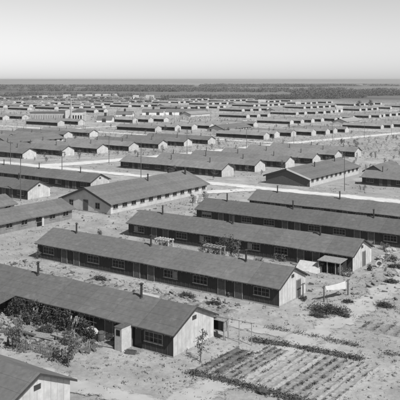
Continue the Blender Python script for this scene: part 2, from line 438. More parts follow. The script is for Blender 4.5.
proto2 = make_barracks(2); K2 = kids_of(proto2)
proto1 = empty('barracks')
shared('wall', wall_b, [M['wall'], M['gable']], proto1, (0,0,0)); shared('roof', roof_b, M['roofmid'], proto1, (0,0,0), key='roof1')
shared('fascia', fascia_b, M['trim'], proto1, (0,0,0))
for x in (-13.8, -1.1, 12.6): shared('chimney', chimney_bm, M['pipe'], proto1, (x, -0.35, BH+BR-0.1))
for k in range(3):
    for dx in (2.1, 10.1): shared('window', dark_window, [M['frame'], M['glass']], proto1, (-BL/2+12.2*k+dx, -BW/2-0.001, 1.36), key='dw')
    for dx in (5.0, 7.2): shared('door', door_b, M['door'], proto1, (-BL/2+12.2*k+dx, -BW/2-0.002, 0))
K1 = kids_of(proto1)
proto0 = empty('barracks')
def wall0_b():
    b = wall_b(); b.cur = 2
    for k in range(3):
        for dx in (2.1, 10.1):
            x = -BL/2+12.2*k+dx; b.box(x-1,-BW/2-0.04,0.93,x+1,-BW/2-0.005,1.8)
    return b
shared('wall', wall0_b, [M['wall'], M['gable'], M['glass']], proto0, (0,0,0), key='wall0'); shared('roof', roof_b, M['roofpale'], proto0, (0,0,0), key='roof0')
for x in (-13.8, -1.1, 12.6): shared('chimney', chimney_bm, M['pipe'], proto0, (x, -0.35, BH+BR-0.1))
K0 = kids_of(proto0)

used = {0: False, 1: False, 2: False}
def put_barracks(lv, s_right, t, label, group, dz=0.0, rz=0.0):
    P, K = {0: (proto0, K0), 1: (proto1, K1), 2: (proto2, K2)}[lv]
    if not used[lv]: o = P; used[lv] = True
    else: o = copy_tree(P, K)
    s, tt = s_right-BL/2, t+BW/2
    x, y = W(s, tt); o.location = (x, y, CAMZ-drop(s, tt)+dz); o.rotation_euler.z = -TH+rz
    tag(o, label, 'barracks', group)
    if lv == 2:
        for ch in list(o.children):
            if ch.name.startswith('window') and random.random() < 0.45:
                k = random.choice(('l','r','t')); def_ = {'l': (-0.92,-0.36,-0.25,0.36), 'r': (0.3,-0.36,0.92,0.36), 't': (-0.92,0.02,0.92,0.38)}[k]
                shared('curtain', lambda: (lambda b: (b.box(def_[0],-0.026,def_[1],def_[2],-0.019,def_[3]), b)[1])(MB()), M['curtain'], ch, (0,0,0), key='cur'+k)
    elif lv == 0 and random.random() < 0.22:
        f = random.choice((0.8, 0.9)); o.scale.x = f; x, y = W(s+BL/2*(1-f), tt); o.location.x, o.location.y = x, y
    return o

G1 = 'barracks of the nearest block'
B = {}
B['zero'] = put_barracks(2, 0.2, -36.8, 'nearest barracks, only its roof and pale gable showing at the lower left corner', G1)
B['one'] = put_barracks(2, 0, -18.4, 'long barracks with vines and a cluttered yard along its near wall', G1)
B['two'] = put_barracks(2, 0, 0, 'long barracks with three stovepipes, its bright gable beside the clothesline', G1)
B['three'] = put_barracks(2, 0.5, 18.0, 'long barracks whose pale gable has a door and a brush heap beside it', G1)
B['four'] = put_barracks(2, 1, 35.4, 'second long barracks in front of the cross street at right', G1)
B['five'] = put_barracks(2, 2, 51.4, 'long barracks nearest the cross street on the right, in front of the white-edged hall', G1)
B['six'] = put_barracks(2, -75.6, 33.0, 'barracks at the left edge with its pale gable beside the mess hall roof', G1)
B['seven'] = put_barracks(2, -75.6, 51.2, 'barracks behind the left edge one, its gable just short of the street', G1)

# a door in the gables that show one, a window in others
def gable_door(root, y, m='door', w=0.9, h=1.95):
    b = MB(); b.box(0,-w/2,0.1,0.05,w/2,h); o = b.build('gable_door', M[m], root); o.location = (BL/2+0.003, y, 0)
    b = MB(); b.box(0,-w/2-0.09,0.1,0.07,-w/2-0.003,h+0.09); b.box(0,w/2+0.003,0.1,0.07,w/2+0.09,h+0.09); b.box(0,-w/2-0.003,h+0.003,0.07,w/2+0.003,h+0.09)
    f = b.build('door_frame', M['frame'], o); return o
b = MB(); b.box(-0.45,-0.06,0.17,0.45,0.0,2.0); o = b.build('open_doorway', M['glass'], B['one']); o.location = (BL/2-3.85, -BW/2-0.003, 0)
gable_door(B['two'], 1.3); gable_door(B['three'], 0.5)
wn = shared('window', lambda: window_bm(0.9, 1.0, 2), M['frame'], B['zero'], (BL/2+0.002, -0.2, 1.2), R(90), key='gw'); shared('pane', lambda: pane_bm(0.9,1.0), M['glass'], wn, (0,0,0), key='gp')

ORD = ['nearest', 'second', 'third', 'fourth', 'fifth', 'sixth', 'farthest']
def column(lv, s_right, t0, n, where, group, step=18.4, skip=()):
    c = 0
    for k in range(n):
        if k in skip: continue
        t = t0+step*k
        x, y = W(s_right-BL/2, t+3); hw = 0.34*y+25
        if abs(x) > hw*0.85+12: continue
        px0 = 200+F*W(s_right, t)[0]/W(s_right, t)[1]; px1 = 200+F*W(s_right-BL, t)[0]/W(s_right-BL, t)[1]
        if px0 < -4 or px1 > 404: continue
        if px0 > 108 and px1 < 212 and 600 < y < 800: continue
        if px0 > 26 and px1 < 90 and 500 < y < 640: continue
        if y > 700 and random.random() < 0.06: continue
        put_barracks(lv, s_right+random.uniform(-.3,.3), t+random.uniform(-.3,.3), f'{ORD[min(k, 6)]} in the {where}', group, random.uniform(-0.05,0.05))
        c += 1
    return c
nb = 8
nb += column(1, 0, 111, 5, 'line of barracks at the right edge behind the hall', 'barracks of the block behind the hall')
nb += column(1, -73, 100, 6, 'line of barracks beyond the cross street left of the hall', 'barracks of the block behind the hall')
nb += column(1, -152, 98.5, 7, 'line of barracks beyond the white avenue at left', 'barracks beyond the white avenue')
nb += column(1, -226, 98.5, 7, 'barracks line at the left edge behind the avenue line', 'barracks beyond the white avenue')
nb += column(0, -151, 258, 7, 'mid distance line of barracks right of centre', 'barracks of the third block')
nb += column(0, -223, 264, 7, 'mid distance line of barracks at the centre', 'barracks of the third block')
nb += column(0, -301, 262, 7, 'mid distance line of barracks left of centre', 'barracks of the third block')
nb += column(0, -376, 262, 7, 'mid distance line of barracks before the school', 'barracks of the third block', skip=(3,4,5,6))
far_cols = []
for bi, t0 in enumerate((433, 590, 748, 905)):
    for ci in range(0, 14):
        s = -75-75*ci
        n = 7 if bi == 0 else 6
        if bi == 0 and s in (-375-0, -450, -525): pass
        wh = '%s line from the right, %s row of blocks' % (
            ['first','second','third','fourth','fifth','sixth','seventh','eighth','ninth','tenth','eleventh','twelfth','thirteenth','fourteenth'][ci], ['fourth','fifth','sixth','last'][bi])
        if random.random() < (0, 0.0, 0.08, 0.25)[bi]: continue
        far_cols.append((s+random.uniform(-2,2), t0+random.uniform(-3,3), n, wh, 'barracks in the far part of the camp, %s row of blocks' % ['fourth','fifth','sixth','last'][bi]))
for a in far_cols:
    if nb > 285: break
    nb += column(0, a[0], a[1], a[2], a[3], a[4])
print('barracks', nb)

# ------------------------------------------------------------------ halls
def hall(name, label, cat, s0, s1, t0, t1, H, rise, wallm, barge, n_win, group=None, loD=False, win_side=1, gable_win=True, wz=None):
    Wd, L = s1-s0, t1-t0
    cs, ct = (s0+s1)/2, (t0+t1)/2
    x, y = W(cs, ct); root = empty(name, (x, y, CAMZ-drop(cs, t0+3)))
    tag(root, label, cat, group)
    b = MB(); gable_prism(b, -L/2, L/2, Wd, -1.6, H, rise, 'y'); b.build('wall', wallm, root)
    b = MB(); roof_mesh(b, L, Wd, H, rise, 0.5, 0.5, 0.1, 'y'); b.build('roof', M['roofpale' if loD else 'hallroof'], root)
    for sd in (-1, 1):
        b = MB(); fascia_mesh(b, L, Wd, H, rise, 0.5, 0.5, 'y', 0.42, (-1,), (sd,)); b.build('barge_board', M['trim'] if sd < 0 else barge, root)  # on a white-edged hall the left board's shade is painted dark
    if not loD:
        wz = wz or H-0.62
        for k in range(n_win):
            yy = -L/2+(k+0.5)*L/n_win
            w = shared('window', lambda: window_bm(1.3, 0.85, 2), M['frame'], root, (Wd/2+0.002, yy, wz), R(90), key='hw')
            shared('pane', lambda: pane_bm(1.3, 0.85), M['glass'], w, (0,0,0), key='hp')
        b = MB()
        b.box(-Wd/2-0.02,-L/2-0.06,-1.6,Wd/2+0.05,L/2+0.05,0.22); b.build('footing', M['footing'], root)
        if gable_win:
            for xx in (-Wd*0.3, Wd*0.24):
                w = shared('window', lambda: window_bm(1.1, 1.1, 2), M['frame'], root, (xx, -L/2-0.002, 1.35), 0, key='hgw')
                shared('pane', lambda: pane_bm(1.1, 1.1), M['glass'], w, (0,0,0), key='hgp')
    return root
mess = hall('mess_hall', 'large mess hall with a broad low gable, dark barge board and pale windowed side wall', 'mess hall', -63.4, -51.1, 30.6, 61.1, 2.05, 2.35, M['wallpale'], M['trim'], 12)
for (xx, yy, hh, r) in ((1.5, 1.0, 1.4, 0.14), (-1.2, 11.5, 1.3, 0.3), (1.6, 13.6, 1.5, 0.2)):
    z = 2.05+2.35*(1-abs(xx)/6.15)
    b = MB(); b.tube((xx,yy,z-0.2),(xx,yy,z+hh),r,r,10); b.tube((xx,yy,z+hh),(xx,yy,z+hh+0.2),r*1.7,0.05,10); b.build('chimney', M['pipe'], mess)
b = MB(); b.box(-0.6,-15.31,0.2,0.6,-15.24,2.2); b.build('door', M['door'], mess)
b = MB(); b.box(-1.0,15.4,2.2,1.0,17.2,2.3); b.box(-0.95,17.0,0,-0.85,17.1,2.2); b.box(0.85,17.0,0,0.95,17.1,2.2); b.build('porch', M['wood'], mess)

rec = hall('recreation_hall', 'wide hall with a dark gable edged by a white barge board, beside the tall pole', 'hall', -56.4, -43.9, 95.5, 126.0, 2.3, 2.0, M['wallpale'], M['white'], 11)
b = MB(); b.prism([(-6.2,2.25),(-6.2,-0.5),(6.2,-0.5),(6.2,2.25),(0,4.2)], -15.36, -15.27, 'y'); b.build('gable_siding', M['darkwood'], rec)
for (xx, yy) in ((2.0, -4), (1.5, 9.5)):
    z = 2.3+2.0*(1-abs(xx)/6.2); b = MB(); b.tube((xx,yy,z-0.2),(xx,yy,z+1.3),0.14,0.14,8); b.tube((xx,yy,z+1.3),(xx,yy,z+1.5),0.26,0.04,8); b.build('chimney', M['pipe'], rec)
small = hall('shed_house', 'small gabled outbuilding with dark edges behind the far end of the second hall', 'outbuilding', -43, -37.6, 128, 142, 2.2, 1.5, M['wallmid'], M['trim'], 5)
lau = hall('laundry_building', 'grey long building at the left edge, its eave shading a row of dark windows', 'laundry', -57.2, -51.0, -12, 20.8, 1.95, 1.3, M['wallmid'], M['trim'], 11)
b = MB(); b.box(3.12,8.6,0.2,3.18,9.5,1.95); b.build('door', M['glass'], lau)
b = MB(); b.box(3.2,9.55,0.1,3.28,9.95,1.9); b.build('door_leaf', M['doorpale'], lau)
wing = hall('wing_building', 'low roof with a pale end wall behind the grey windowed building at the left edge', 'outbuilding', -70.5, -64.5, 8, 20, 1.9, 1.3, M['wallpale'], M['trim'], 4)
# centre buildings of the blocks behind
for (s0, t0, lab) in ((-137-75-75+75, 130, 'mess hall amid the barracks beyond the white avenue'), (-212, 290, 'mess hall at the middle of the third block'),
                      (-212, 465, 'far mess hall between the lines of the fourth row of blocks, nearer the right'), (-362, 465, 'far mess hall between the lines of the fourth row of blocks, near centre'),
                      (-362, 620, 'far mess hall amid the fifth row of blocks, near centre'), (-512, 620, 'far mess hall amid the fifth row of blocks, toward the left'),
                      (-512, 780, 'far mess hall amid the sixth row of blocks')):
    s0 += 4
    hall('mess_hall', lab, 'mess hall', s0, s0+12.2, t0, t0+30.5, 2.2, 2.2, M['wallpale'], M['trim'], 10, 'mess halls farther off', loD=t0 > 300)

# ------------------------------------------------------------------ distant landmarks
def place_px(name, px, py, rz=-TH):
    x, y = at(px, py); o = empty(name, (x, y, GI(x, y)-0.2), rz); return o, y/F
# school: long wing, pale block, stack, square block
o, k = place_px('school', 57, 121.5, 0)
tag(o, 'large pale school with a long many-windowed wing, left of the tall stack', 'school')
b = MB(); b.box(-27*k,0,0,8*k,12,9.2*k); b.build('long_wing', M['tank'], o)
b = MB(); b.box(-27.5*k,-0.5,9.21*k,8.1*k,12.5,9.9*k); b.build('roof', M['roof'], o)
b = MB(); b.box(9*k,-3,0,13.6*k,9,11.2*k); b.build('end_block', M['brick'], o)
b = MB(); b.box(16*k,-6,0,27*k,10,10.6*k); b.build('hall_block', M['brick'], o)
b = MB(); b.prism([(15.5*k,10.61*k),(27.5*k,10.61*k),(21.5*k,13*k)], -6.5, 10.5, 'y'); b.build('gable_roof', M['roof'], o)
for i in range(14):
    b = MB(); x = -25.5*k+i*2.4*k; b.box(x,-0.12,3*k,x+0.9*k,-0.02,6.6*k); b.build('window', M['frame'], o)
for i in range(4):
    b = MB(); x = 17.2*k+i*2.5*k; b.box(x,-6.12,3*k,x+1.3*k,-6.02,7*k); b.build('window', M['glass'], o)
o, k = place_px('chimney_stack', 71, 123, 0)
tag(o, 'tall pale chimney stack rising beside the distant school', 'chimney')
b = MB(); b.tube((0,0,0),(0,0,23.5*k),1.15*k,0.7*k,14); b.build('shaft', M['tank'], o)
b = MB(); b.tube((0,0,23.51*k),(0,0,24.8*k),1.1*k,1.1*k,14); b.build('crown_ring', M['tank'], o)
# pale warehouses
WH = [(117,133,117,3.2,'dark-roofed pale warehouse left of the long white one'), (143,164,115,3.4,'white warehouse in the middle of the distant bright row'),
      (166,207,115,3.8,'longest white warehouse at the right of the distant bright row'), (98,113,122,3,'pale warehouse near the tall stack')]
for (a, c, py, hh, lab) in WH:
    o, k = place_px('warehouse', (a+c)/2, py, R(-3)); w = (c-a)*k
    tag(o, lab, 'warehouse', 'distant warehouses')
    b = MB(); gable_prism(b, -w/2, w/2, 12, -1, hh*k, 2.6); b.build('wall', M['white'], o)
    b = MB(); roof_mesh(b, w, 12, hh*k, 2.6, 0.4, 0.4); b.build('roof', M['roof'], o)
    n = int(w/9)
    for i in range(n):
        b = MB(); x = -w/2+(i+0.5)*w/n; b.box(x-1.4,-6.15,0.5,x+1.4,-6.02,3.0); b.build('door', M['trim'], o)
    for i in range(max(1, n//2)):
        b = MB(); x = -w/2+(i+0.5)*w/max(1,n//2); b.tube((x,-0.2,hh*k+2.2),(x,-0.2,hh*k+4.8),0.9,0.9,8); b.build('vent', M['pipe'], o)
FH = [(67,98.2,9,'leftmost'),(80,98,6,'second from the left'),(89,98,8,'third from the left'),(98,97.6,7,'fourth from the left'),(107,97.4,9,'fifth from the left'),
      (115,97.2,5,'sixth from the left'),(136,99,7,'seventh from the left, past the gap'),(150,99,10,'eighth from the left'),(298,107,6,'well right of centre'),
      (45,99.5,6,'nearest to the left edge'),(262,104.5,9,'just right of centre'),(339,112,8,'low one toward the right')]
for (px, py, w_, lab) in FH:
    o, k = place_px('farm_building', px, py, R(random.uniform(-6,6))); w = w_*k*0.8
    tag(o, 'tiny white farm building far beyond the camp, ' + lab, 'farm building', 'white farm buildings beyond the camp')
    b = MB(); gable_prism(b, -w/2, w/2, 10, -1, 4.2, 3); b.build('wall', M['white'], o)
    b = MB(); roof_mesh(b, w, 10, 4.2, 3, 0.4, 0.4); b.build('roof', M['tank'], o)
    b = MB(); b.box(-1.2,-5.12,0,1.2,-5.02,3); b.build('door', M['trim'], o)

# ------------------------------------------------------------------ trees
def make_tree(seed, h, cr, nleaf, lsz, leafm='leaf', trunk_r=0.06, lean=0.1, low=0.25):
    rnd = random.Random(seed); root = empty('young_tree', rz=0)
    tb = MB(); cb = MB(); tips = []
    p = Vector((0,0,-0.2)); top = Vector((rnd.uniform(-lean,lean)*h, rnd.uniform(-lean,lean)*h, h*0.86))
    n = 6; prev = p
    for i in range(1, n+1):
        q = p.lerp(top, i/n) + Vector((rnd.uniform(-1,1), rnd.uniform(-1,1), 0))*h*0.015
        tb.tube(prev, q, trunk_r*(1-0.8*(i-1)/n), trunk_r*(1-0.8*i/n), 6)
        if i/n > low:
            for _ in range(3):
                a = rnd.uniform(0, 6.28); l = cr*rnd.uniform(0.6,1.1)*(1.15-0.5*abs(i/n-0.55)*2)
                e = q + Vector((math.cos(a)*l, math.sin(a)*l, l*rnd.uniform(0.2,0.9)))
                tb.tube(q, e, trunk_r*0.35, trunk_r*0.08, 4); tips.append((q, e))
        prev = q
    for _ in range(nleaf):
        q, e = rnd.choice(tips); c = q.lerp(e, rnd.uniform(0.35,1.1))
        g_ = cr*0.22
        cb.leaf(c+Vector((rnd.gauss(0,g_), rnd.gauss(0,g_), rnd.gauss(0,g_))), lsz, rnd)
    tb.build('trunk', M['bark'], root); cb.build('crown', M[leafm], root)
    return root
TP = []
for i, (h, cr, nl, ls, lm) in enumerate([(3.4,0.9,380,0.16,'leaf'),(4.2,1.2,520,0.17,'leafpale'),(2.8,0.8,320,0.15,'leafpale'),(5.0,1.5,620,0.2,'leaf'),(3.2,0.55,240,0.14,'leaf'),(6.5,2.2,900,0.26,'leaf')]):
    t = make_tree(50+i, h, cr, nl, ls, lm, 0.03+0.014*h); TP.append([t, kids_of(t), False])
def put_tree(kind, x, y, label, group=None, sc_=1.0, name='young_tree'):
    e = TP[kind]
    if not e[2]: o = e[0]; e[2] = True
    else: o = copy_tree(e[0], e[1])
    o.location = (x, y, GI(x, y)); o.rotation_euler.z = random.uniform(0, 6.28); o.scale = (sc_,)*3
    tag(o, label, 'tree', group); return o
x, y = at(68,367); put_tree(0, x, y, 'sparse young tree in the yard right of the nearest roof corner', sc_=0.85)
x, y = at(21,352); put_tree(2, x, y, 'sparse young tree at the left edge of the cluttered yard', sc_=0.95)
x, y = at(200,362); put_tree(4, x, y, 'thin sapling standing before the pale gable beside the garden plot', sc_=0.8)
for (px, py, kd, lab) in ((38,259,2,'round bush at the left end of the three-stovepipe barracks'),):
    x, y = at(px, py); put_tree(kd, x, y, lab, sc_=0.5)
# rows of planted trees among the blocks
def scatter_trees(n, s0, s1, t0, t1, label, group, seed, szs=(0,1,2,3,4), scl=(0.7,1.15)):
    rnd = random.Random(seed); c = 0; tries = 0
    while c < n and tries < n*30:
        tries += 1
        s, t = rnd.uniform(s0,s1), rnd.uniform(t0,t1)
        # keep off the buildings: columns every 75, rows every 18.4
        if any(a-37.5 < s < a+1.0 for a in (0,-73,-75,-76,-152,-226,-223,-301,-151)):
            blk = 100 if t < 215 else 260
            if t < 95: 
                if any(r-1 < t < r+7.3 for r in (-18.4,0,18,35.4,51.4,33)): continue
            elif ((t-blk+1) % 18.4) < 8.4: continue
        if -65 < s < -36 and (t < 63 or 92 < t < 130): continue
        if -45 < s < -36 and 126 < t < 144: continue
        if -133 < s < -123 or 77 < t < 91: continue
        x, y = W(s, t)
        if abs(x) > 0.285*y: continue
        put_tree(rnd.choice(szs), x, y, label, group, rnd.uniform(*scl)); c += 1
scatter_trees(60, -112, 30, 93, 205, 'young leafy tree among the barracks just beyond the cross street', 'young trees just beyond the cross street', 3, (0,1,2,4), (0.4,0.75))
scatter_trees(34, -112, 60, 205, 330, 'young tree on the open ground between the street barracks and the far camp', 'young trees on the open ground', 9, (0,1,2,4), (0.4,0.8))
scatter_trees(55, -260, -134, 95, 235, 'young leafy tree beyond the broad white avenue at left', 'young trees beyond the white avenue', 4, (0,1,2,4), (0.4,0.75))
scatter_trees(40, -330, -134, 240, 420, 'young tree amid the mid distance barracks', 'young trees amid the mid distance barracks', 5, (0,1,2), (0.5,0.95))
# yard trees between the near rows
for (px, py, kd, sc_, lab) in ((222,262,3,0.62,'dark leafy tree between two long barracks, left of its taller twin'), (231,262,0,0.95,'second dark leafy tree between two long barracks, next to the first'),
                          (204,259,2,0.8,'small dark tree alone behind the middle of the three-stovepipe barracks'), (239,262,2,0.9,'small pale-leaved tree right of the pair between long barracks'),
                          (193,206,4,0.9,'slim tree by the far corner of the mess hall'), (206,204,3,0.5,'leafy tree where the mess hall meets the next barracks'), (190,182,3,0.5,'leafy tree behind the far end of the mess hall roof'),(213,180,0,0.8,'small tree on the edge of the cross street')):
    x, y = at(px, py); put_tree(kd, x, y, lab, sc_=sc_)
for (px, py, lab) in ((359,109,'lone dark tree far off at right, left of its twin'), (370,108,'lone dark tree far off at right, right of its twin')):
    x, y = at(px, py); put_tree(5, x, y, lab, sc_=1.6, name='tree')

# far woods and river belts: uncountable masses
def belt(name, label, seed, n, pts, spread, size, hh):
    rnd = random.Random(seed); b = MB(); nl = 20 if size > 3 else 9
    for _ in range(n):
        i = rnd.randrange(len(pts)-1); u = rnd.random()
        px = pts[i][0]+(pts[i+1][0]-pts[i][0])*u; py = pts[i][1]+(pts[i+1][1]-pts[i][1])*u + rnd.uniform(-spread, spread)
        px += rnd.uniform(-3,3)
        if mnoise.noise(Vector((px*0.03, py*0.25, seed)))+0.6*mnoise.noise(Vector((px*0.2, py*0.5, seed+3))) + rnd.uniform(-0.25,0.25) < -0.28: continue
        if rnd.random() > min(1, (px-pts[0][0])/30+0.05, (pts[-1][0]-px)/30+0.05): continue
        x, y = at(px, py); r = size*rnd.uniform(0.6,1.4)*(0.6+0.4*y/2500)
        z = GI(x, y); h = hh*rnd.uniform(0.5,1.3)
        for _ in range(nl):
            u, v, w_ = rnd.gauss(0,0.45), rnd.gauss(0,0.45), rnd.uniform(0.05,1.0)
            b.leaf((x+u*r, y+v*r, z+h*w_), r*0.3, rnd)
    return tag(b.build(name, M['woods']), label, name, kind='stuff')
belt('woods', 'dark wooded belt across the plain beyond the camp', 1, 5600, [(-40,89.7),(90,89.9),(180,90.3),(400,91.4)], 1.6, 9, 9)
belt('woods', 'nearer broken tree belt on the left beyond the camp', 2, 1100, [(-40,95),(60,95.5),(150,96.5)], 1.6, 5, 6)
belt('woods', 'scattered trees along the camp edge at left', 3, 900, [(-40,101),(60,100.5),(160,102)], 2.2, 4, 5)
belt('woods', 'tree belt right of centre along the river', 4, 3400, [(150,99.2),(260,98.8),(310,98),(370,96.8)], 1.3, 5, 6)
belt('woods', 'thick dark woods at the right beyond the camp', 5, 3600, [(290,96),(350,94.6),(450,93.5)], 1.7, 7, 8)
belt('woods', 'thin farthest line of woods on the left plain', 6, 1200, [(-40,86.3),(130,86.4),(330,86.6)], 0.2, 16, 8)
belt('woods', 'thin farthest line of woods on the right plain', 7, 1000, [(200,85.4),(450,85.8)], 0.3, 16, 8)
belt('shrubbery', 'low scrub and young plantings mottling the ground among the far blocks', 8, 5200, [(-40,112),(120,110),(300,112),(450,112)], 11.0, 1.6, 1.7)
belt('shrubbery', 'low scrub and young plantings mottling the ground in the middle distance', 10, 6000, [(-40,140),(200,138),(450,138)], 17.0, 0.9, 0.9)
# ------------------------------------------------------------------ poles
def pole(x, y, h, label, arms=1, rz=-TH, group='utility poles'):
    o = empty('utility_pole', (x, y, GI(x, y)), rz); tag(o, label, 'utility pole', group)
    b = MB(); b.tube((0,0,-0.5),(0,0,h),0.10,0.07,8); b.build('post', M['darkwood'], o)
    for i in range(arms):
        z = h-0.4-0.7*i
        b = MB(); b.box(-1.1,-0.16,z-0.06,1.1,-0.105,z+0.06); a = b.build('crossarm', M['darkwood'], o)
        for xx in (-0.95,-0.5,0.5,0.95):
            b = MB(); b.tube((xx,-0.13,z+0.065),(xx,-0.13,z+0.2),0.035,0.03,6); b.build('insulator', M['glass'], a)
    return o
for (px, py, h, lab) in ((141,178,9.5,'utility pole at the near corner of the street barracks left of centre'), (344.5,191,8.3,'tall dark pole beside the windowed side of the second hall'),
                         (20.6,201,9.0,'utility pole rising behind the left edge barracks'), (10.5,176,9.0,'utility pole at the left edge beside the avenue'),
                         (62,184,8,'utility pole behind the gable left of the mess hall'), (288,205,0,''), (109,163,9,'utility pole on the near side of the white avenue')):
    if h: x, y = at(px, py); pole(x, y, h, lab)
for i in range(16):
    s, t = -121, 150+i*42; x, y = W(s, t)
    if abs(x) < 0.28*y: pole(x, y, 9, 'pole in the line of poles receding along the avenue', group='poles along the avenue')
for i in range(14):
    s, t = -270, 205+i*45; x, y = W(s, t)
    if abs(x) < 0.28*y: pole(x, y, 9, 'pole in the line of poles in the far left part of the camp', group='poles of the far avenue')

# ------------------------------------------------------------------ weeds (uncountable)
def weeds(name, label, n, test, seed, m, size):
    rnd = random.Random(seed); b = MB(); c = 0
    while c < n:
        y = 42*math.exp(rnd.random()*math.log(420/42)); x = rnd.uniform(-0.29, 0.29)*y
        s, t = ST(x, y)
        v = mnoise.noise(Vector((x*0.09, y*0.06, seed)))+0.5*mnoise.noise(Vector((x*0.4, y*0.3, seed+5)))
        c += 1
        if v < 0.02: continue
        if not test(s, t): continue
        z = GI(x, y); q = size*rnd.uniform(0.5,1.5)*(0.75+y/260)
        for _ in range(6):
            a = rnd.uniform(0,6.28); d = Vector((math.cos(a), math.sin(a), 0)); w = q*rnd.uniform(0.25,0.5)
            o_ = Vector((x+rnd.gauss(0,q*0.5), y+rnd.gauss(0,q*0.5), z-0.03)); up = Vector((rnd.uniform(-.6,.6), rnd.uniform(-.6,.6), 1))*q*rnd.uniform(0.4,1)
            b.quad(o_-d*w*0.5, o_+d*w*0.5, o_+up+d*w*0.3, o_+up-d*w*0.2)
    return tag(b.build(name, m), label, 'weeds', kind='stuff')
def offstreet(s, t):
    if 78 < t < 90 or -133 < s < -123: return False
    return True
weeds('weeds', 'dry weeds and litter strewn over the ground', 15000, offstreet, 1, M['weed'], 0.15)
weeds('weeds', 'darker green weeds growing in patches on the ground', 5000, offstreet, 7, M['leafpale'], 0.17)

rb = MB(); rnd = random.Random(21)
for _ in range(2600):
    y = rnd.uniform(50, 150); x = rnd.uniform(-0.29,0.29)*y
    r = rnd.uniform(0.04,0.16)
    rb.blob((x, y, GI(x, y)+r*0.3), r*1.2, r, r*0.7, rnd, 5, 3, 0.3)
for _ in range(1500):
    x, y = W(rnd.uniform(-40,-1), rnd.uniform(-11.5,-2)); r = rnd.uniform(0.05,0.22)
    if mnoise.noise(Vector((x*0.25, y*0.25, 3))) < -0.05: continue
    rb.blob((x, y, GI(x, y)+r*0.3), r*1.3, r, r*0.8, rnd, 5, 3, 0.3)
tag(rb.build('gravel', M['rock']), 'small stones strewn over the yards', 'stones', kind='stuff')

# ------------------------------------------------------------------ yard things
def thing_at(name, s, t, label, cat, rz=0.0, group=None):
    x, y = W(s, t); o = empty(name, (x, y, GI(x, y)), -TH+rz); tag(o, label, cat, group); return o
def thing_px(name, px, py, label, cat, rz=0.0, group=None):
    x, y = at(px, py); o = empty(name, (x, y, GI(x, y)), -TH+rz); tag(o, label, cat, group); return o
def leafmass(b, c, rx, ry, rz_, n, ls, rnd):
    for _ in range(n):
        v = Vector((rnd.gauss(0,0.5), rnd.gauss(0,0.5), rnd.gauss(0,0.5)))
        if v.length > 1.15: v = v.normalized()*1.1
        z = c[2]+v.z*rz_
        b.leaf((c[0]+v.x*rx, c[1]+v.y*ry, max(0.03, z)), ls, rnd)
def bush(px, py, rx, ry, h, n, label, m='leaf', seed=1, cat='bush', name='bush', ls=0.13, rz=0.0, group=None):
    rnd = random.Random(seed); o = thing_px(name, px, py, label, cat, rz, group)
    b = MB()
    for _ in range(max(3, int(rx*ry*5))):
        leafmass(b, (rnd.uniform(-rx,rx)*0.7, rnd.uniform(-ry,ry)*0.7, h*rnd.uniform(0.3,0.6)), rx*0.42, ry*0.42, h*0.5, n//max(3, int(rx*ry*5)), ls, rnd)
    b.build('foliage', M[m], o)
    b = MB()
    for _ in range(7):
        a = rnd.uniform(0,6.28); b.tube((0,0,-0.05),(math.cos(a)*rx*0.5, math.sin(a)*ry*0.5, h*0.8), 0.02, 0.006, 4)
    b.build('stems', M['bark'], o)
    return o
# brush heaps: tangled sticks
def brush_heap(px, py, rx, ry, h, n, label, seed, m='brush'):
    rnd = random.Random(seed); o = thing_px('brush_heap', px, py, label, 'brush heap', 0, 'brush heaps')
    b = MB()
    for _ in range(n):
        a = rnd.uniform(0,6.28); rr = abs(rnd.gauss(0,0.45)); cx, cy = math.cos(a)*rr*rx, math.sin(a)*rr*ry
        cz = h*max(0.05, (1-rr))*rnd.random()+0.04; d = Vector((rnd.gauss(0,1), rnd.gauss(0,1), rnd.gauss(0,0.35))).normalized()*rnd.uniform(0.2,0.75)
        p = Vector((cx,cy,cz)); q = p+d; q.z = max(0.02, q.z)
        b.tube(p, q, rnd.uniform(0.01,0.035), 0.008, 4)
    b.build('branches', M[m], o)['kind'] = 'stuff'
    b = MB()
    for _ in range(5): leafmass(b, (rnd.uniform(-rx,rx)*0.6, rnd.uniform(-ry,ry)*0.6, h*0.35), rx*0.35, ry*0.35, h*0.5, n//2, 0.12, rnd)
    b.build('dead_leaves', M['leaf'], o); return o
brush_heap(330,313, 2.7,1.5,0.9, 480, 'large dark brush heap in front of the clothesline posts', 4)
brush_heap(384,307, 1.5,0.6,0.55, 200, 'smaller dark brush heap near the right edge', 5)
brush_heap(317,317, 1.0,0.5,0.35, 110, 'low spread of cut branches at the left of the large brush heap', 6)
brush_heap(348,303, 0.9,0.4,0.35, 90, 'small branch litter behind the large brush heap', 8)
brush_heap(345,317, 0.8,0.5,0.35, 80, 'small branch litter right of the large brush heap', 9)
bush(12,314,1.2,0.7,1.5,500,'dark bush against the wall at the left edge of the cluttered yard',seed=3)
# vines on trellises against the near wall of barracks one (runs along s, wall at t=-18.4)
def trellis(s, wdt, h, label, seed, n=900):
    rnd = random.Random(seed); o = thing_at('vine_trellis', s, -19.1, label, 'trellis', 0, 'vine trellises along the near wall')
    b = MB()
    for i in range(int(wdt/0.45)+1): b.box(-wdt/2+i*0.45-0.02,-0.02,-0.1,-wdt/2+i*0.45+0.02,0.02,h)
    for z in (0.5,1.1,h-0.05): b.box(-wdt/2,-0.055,z-0.02,wdt/2,-0.022,z+0.02)
    b.build('lattice', M['darkwood'], o)
    b = MB()
    for _ in range(int(wdt*3)): leafmass(b, (rnd.uniform(-wdt/2,wdt/2), -0.12, rnd.uniform(0.3,h*0.95)), 0.55, 0.25, 0.45, n//int(wdt*3), 0.12, rnd)
    b.build('vines', M['leaf'], o); return o
trellis(-17.6, 4.4, 2.0, 'leafy vine trellis at the left of the cluttered yard, next to the wall', 31, 1500)
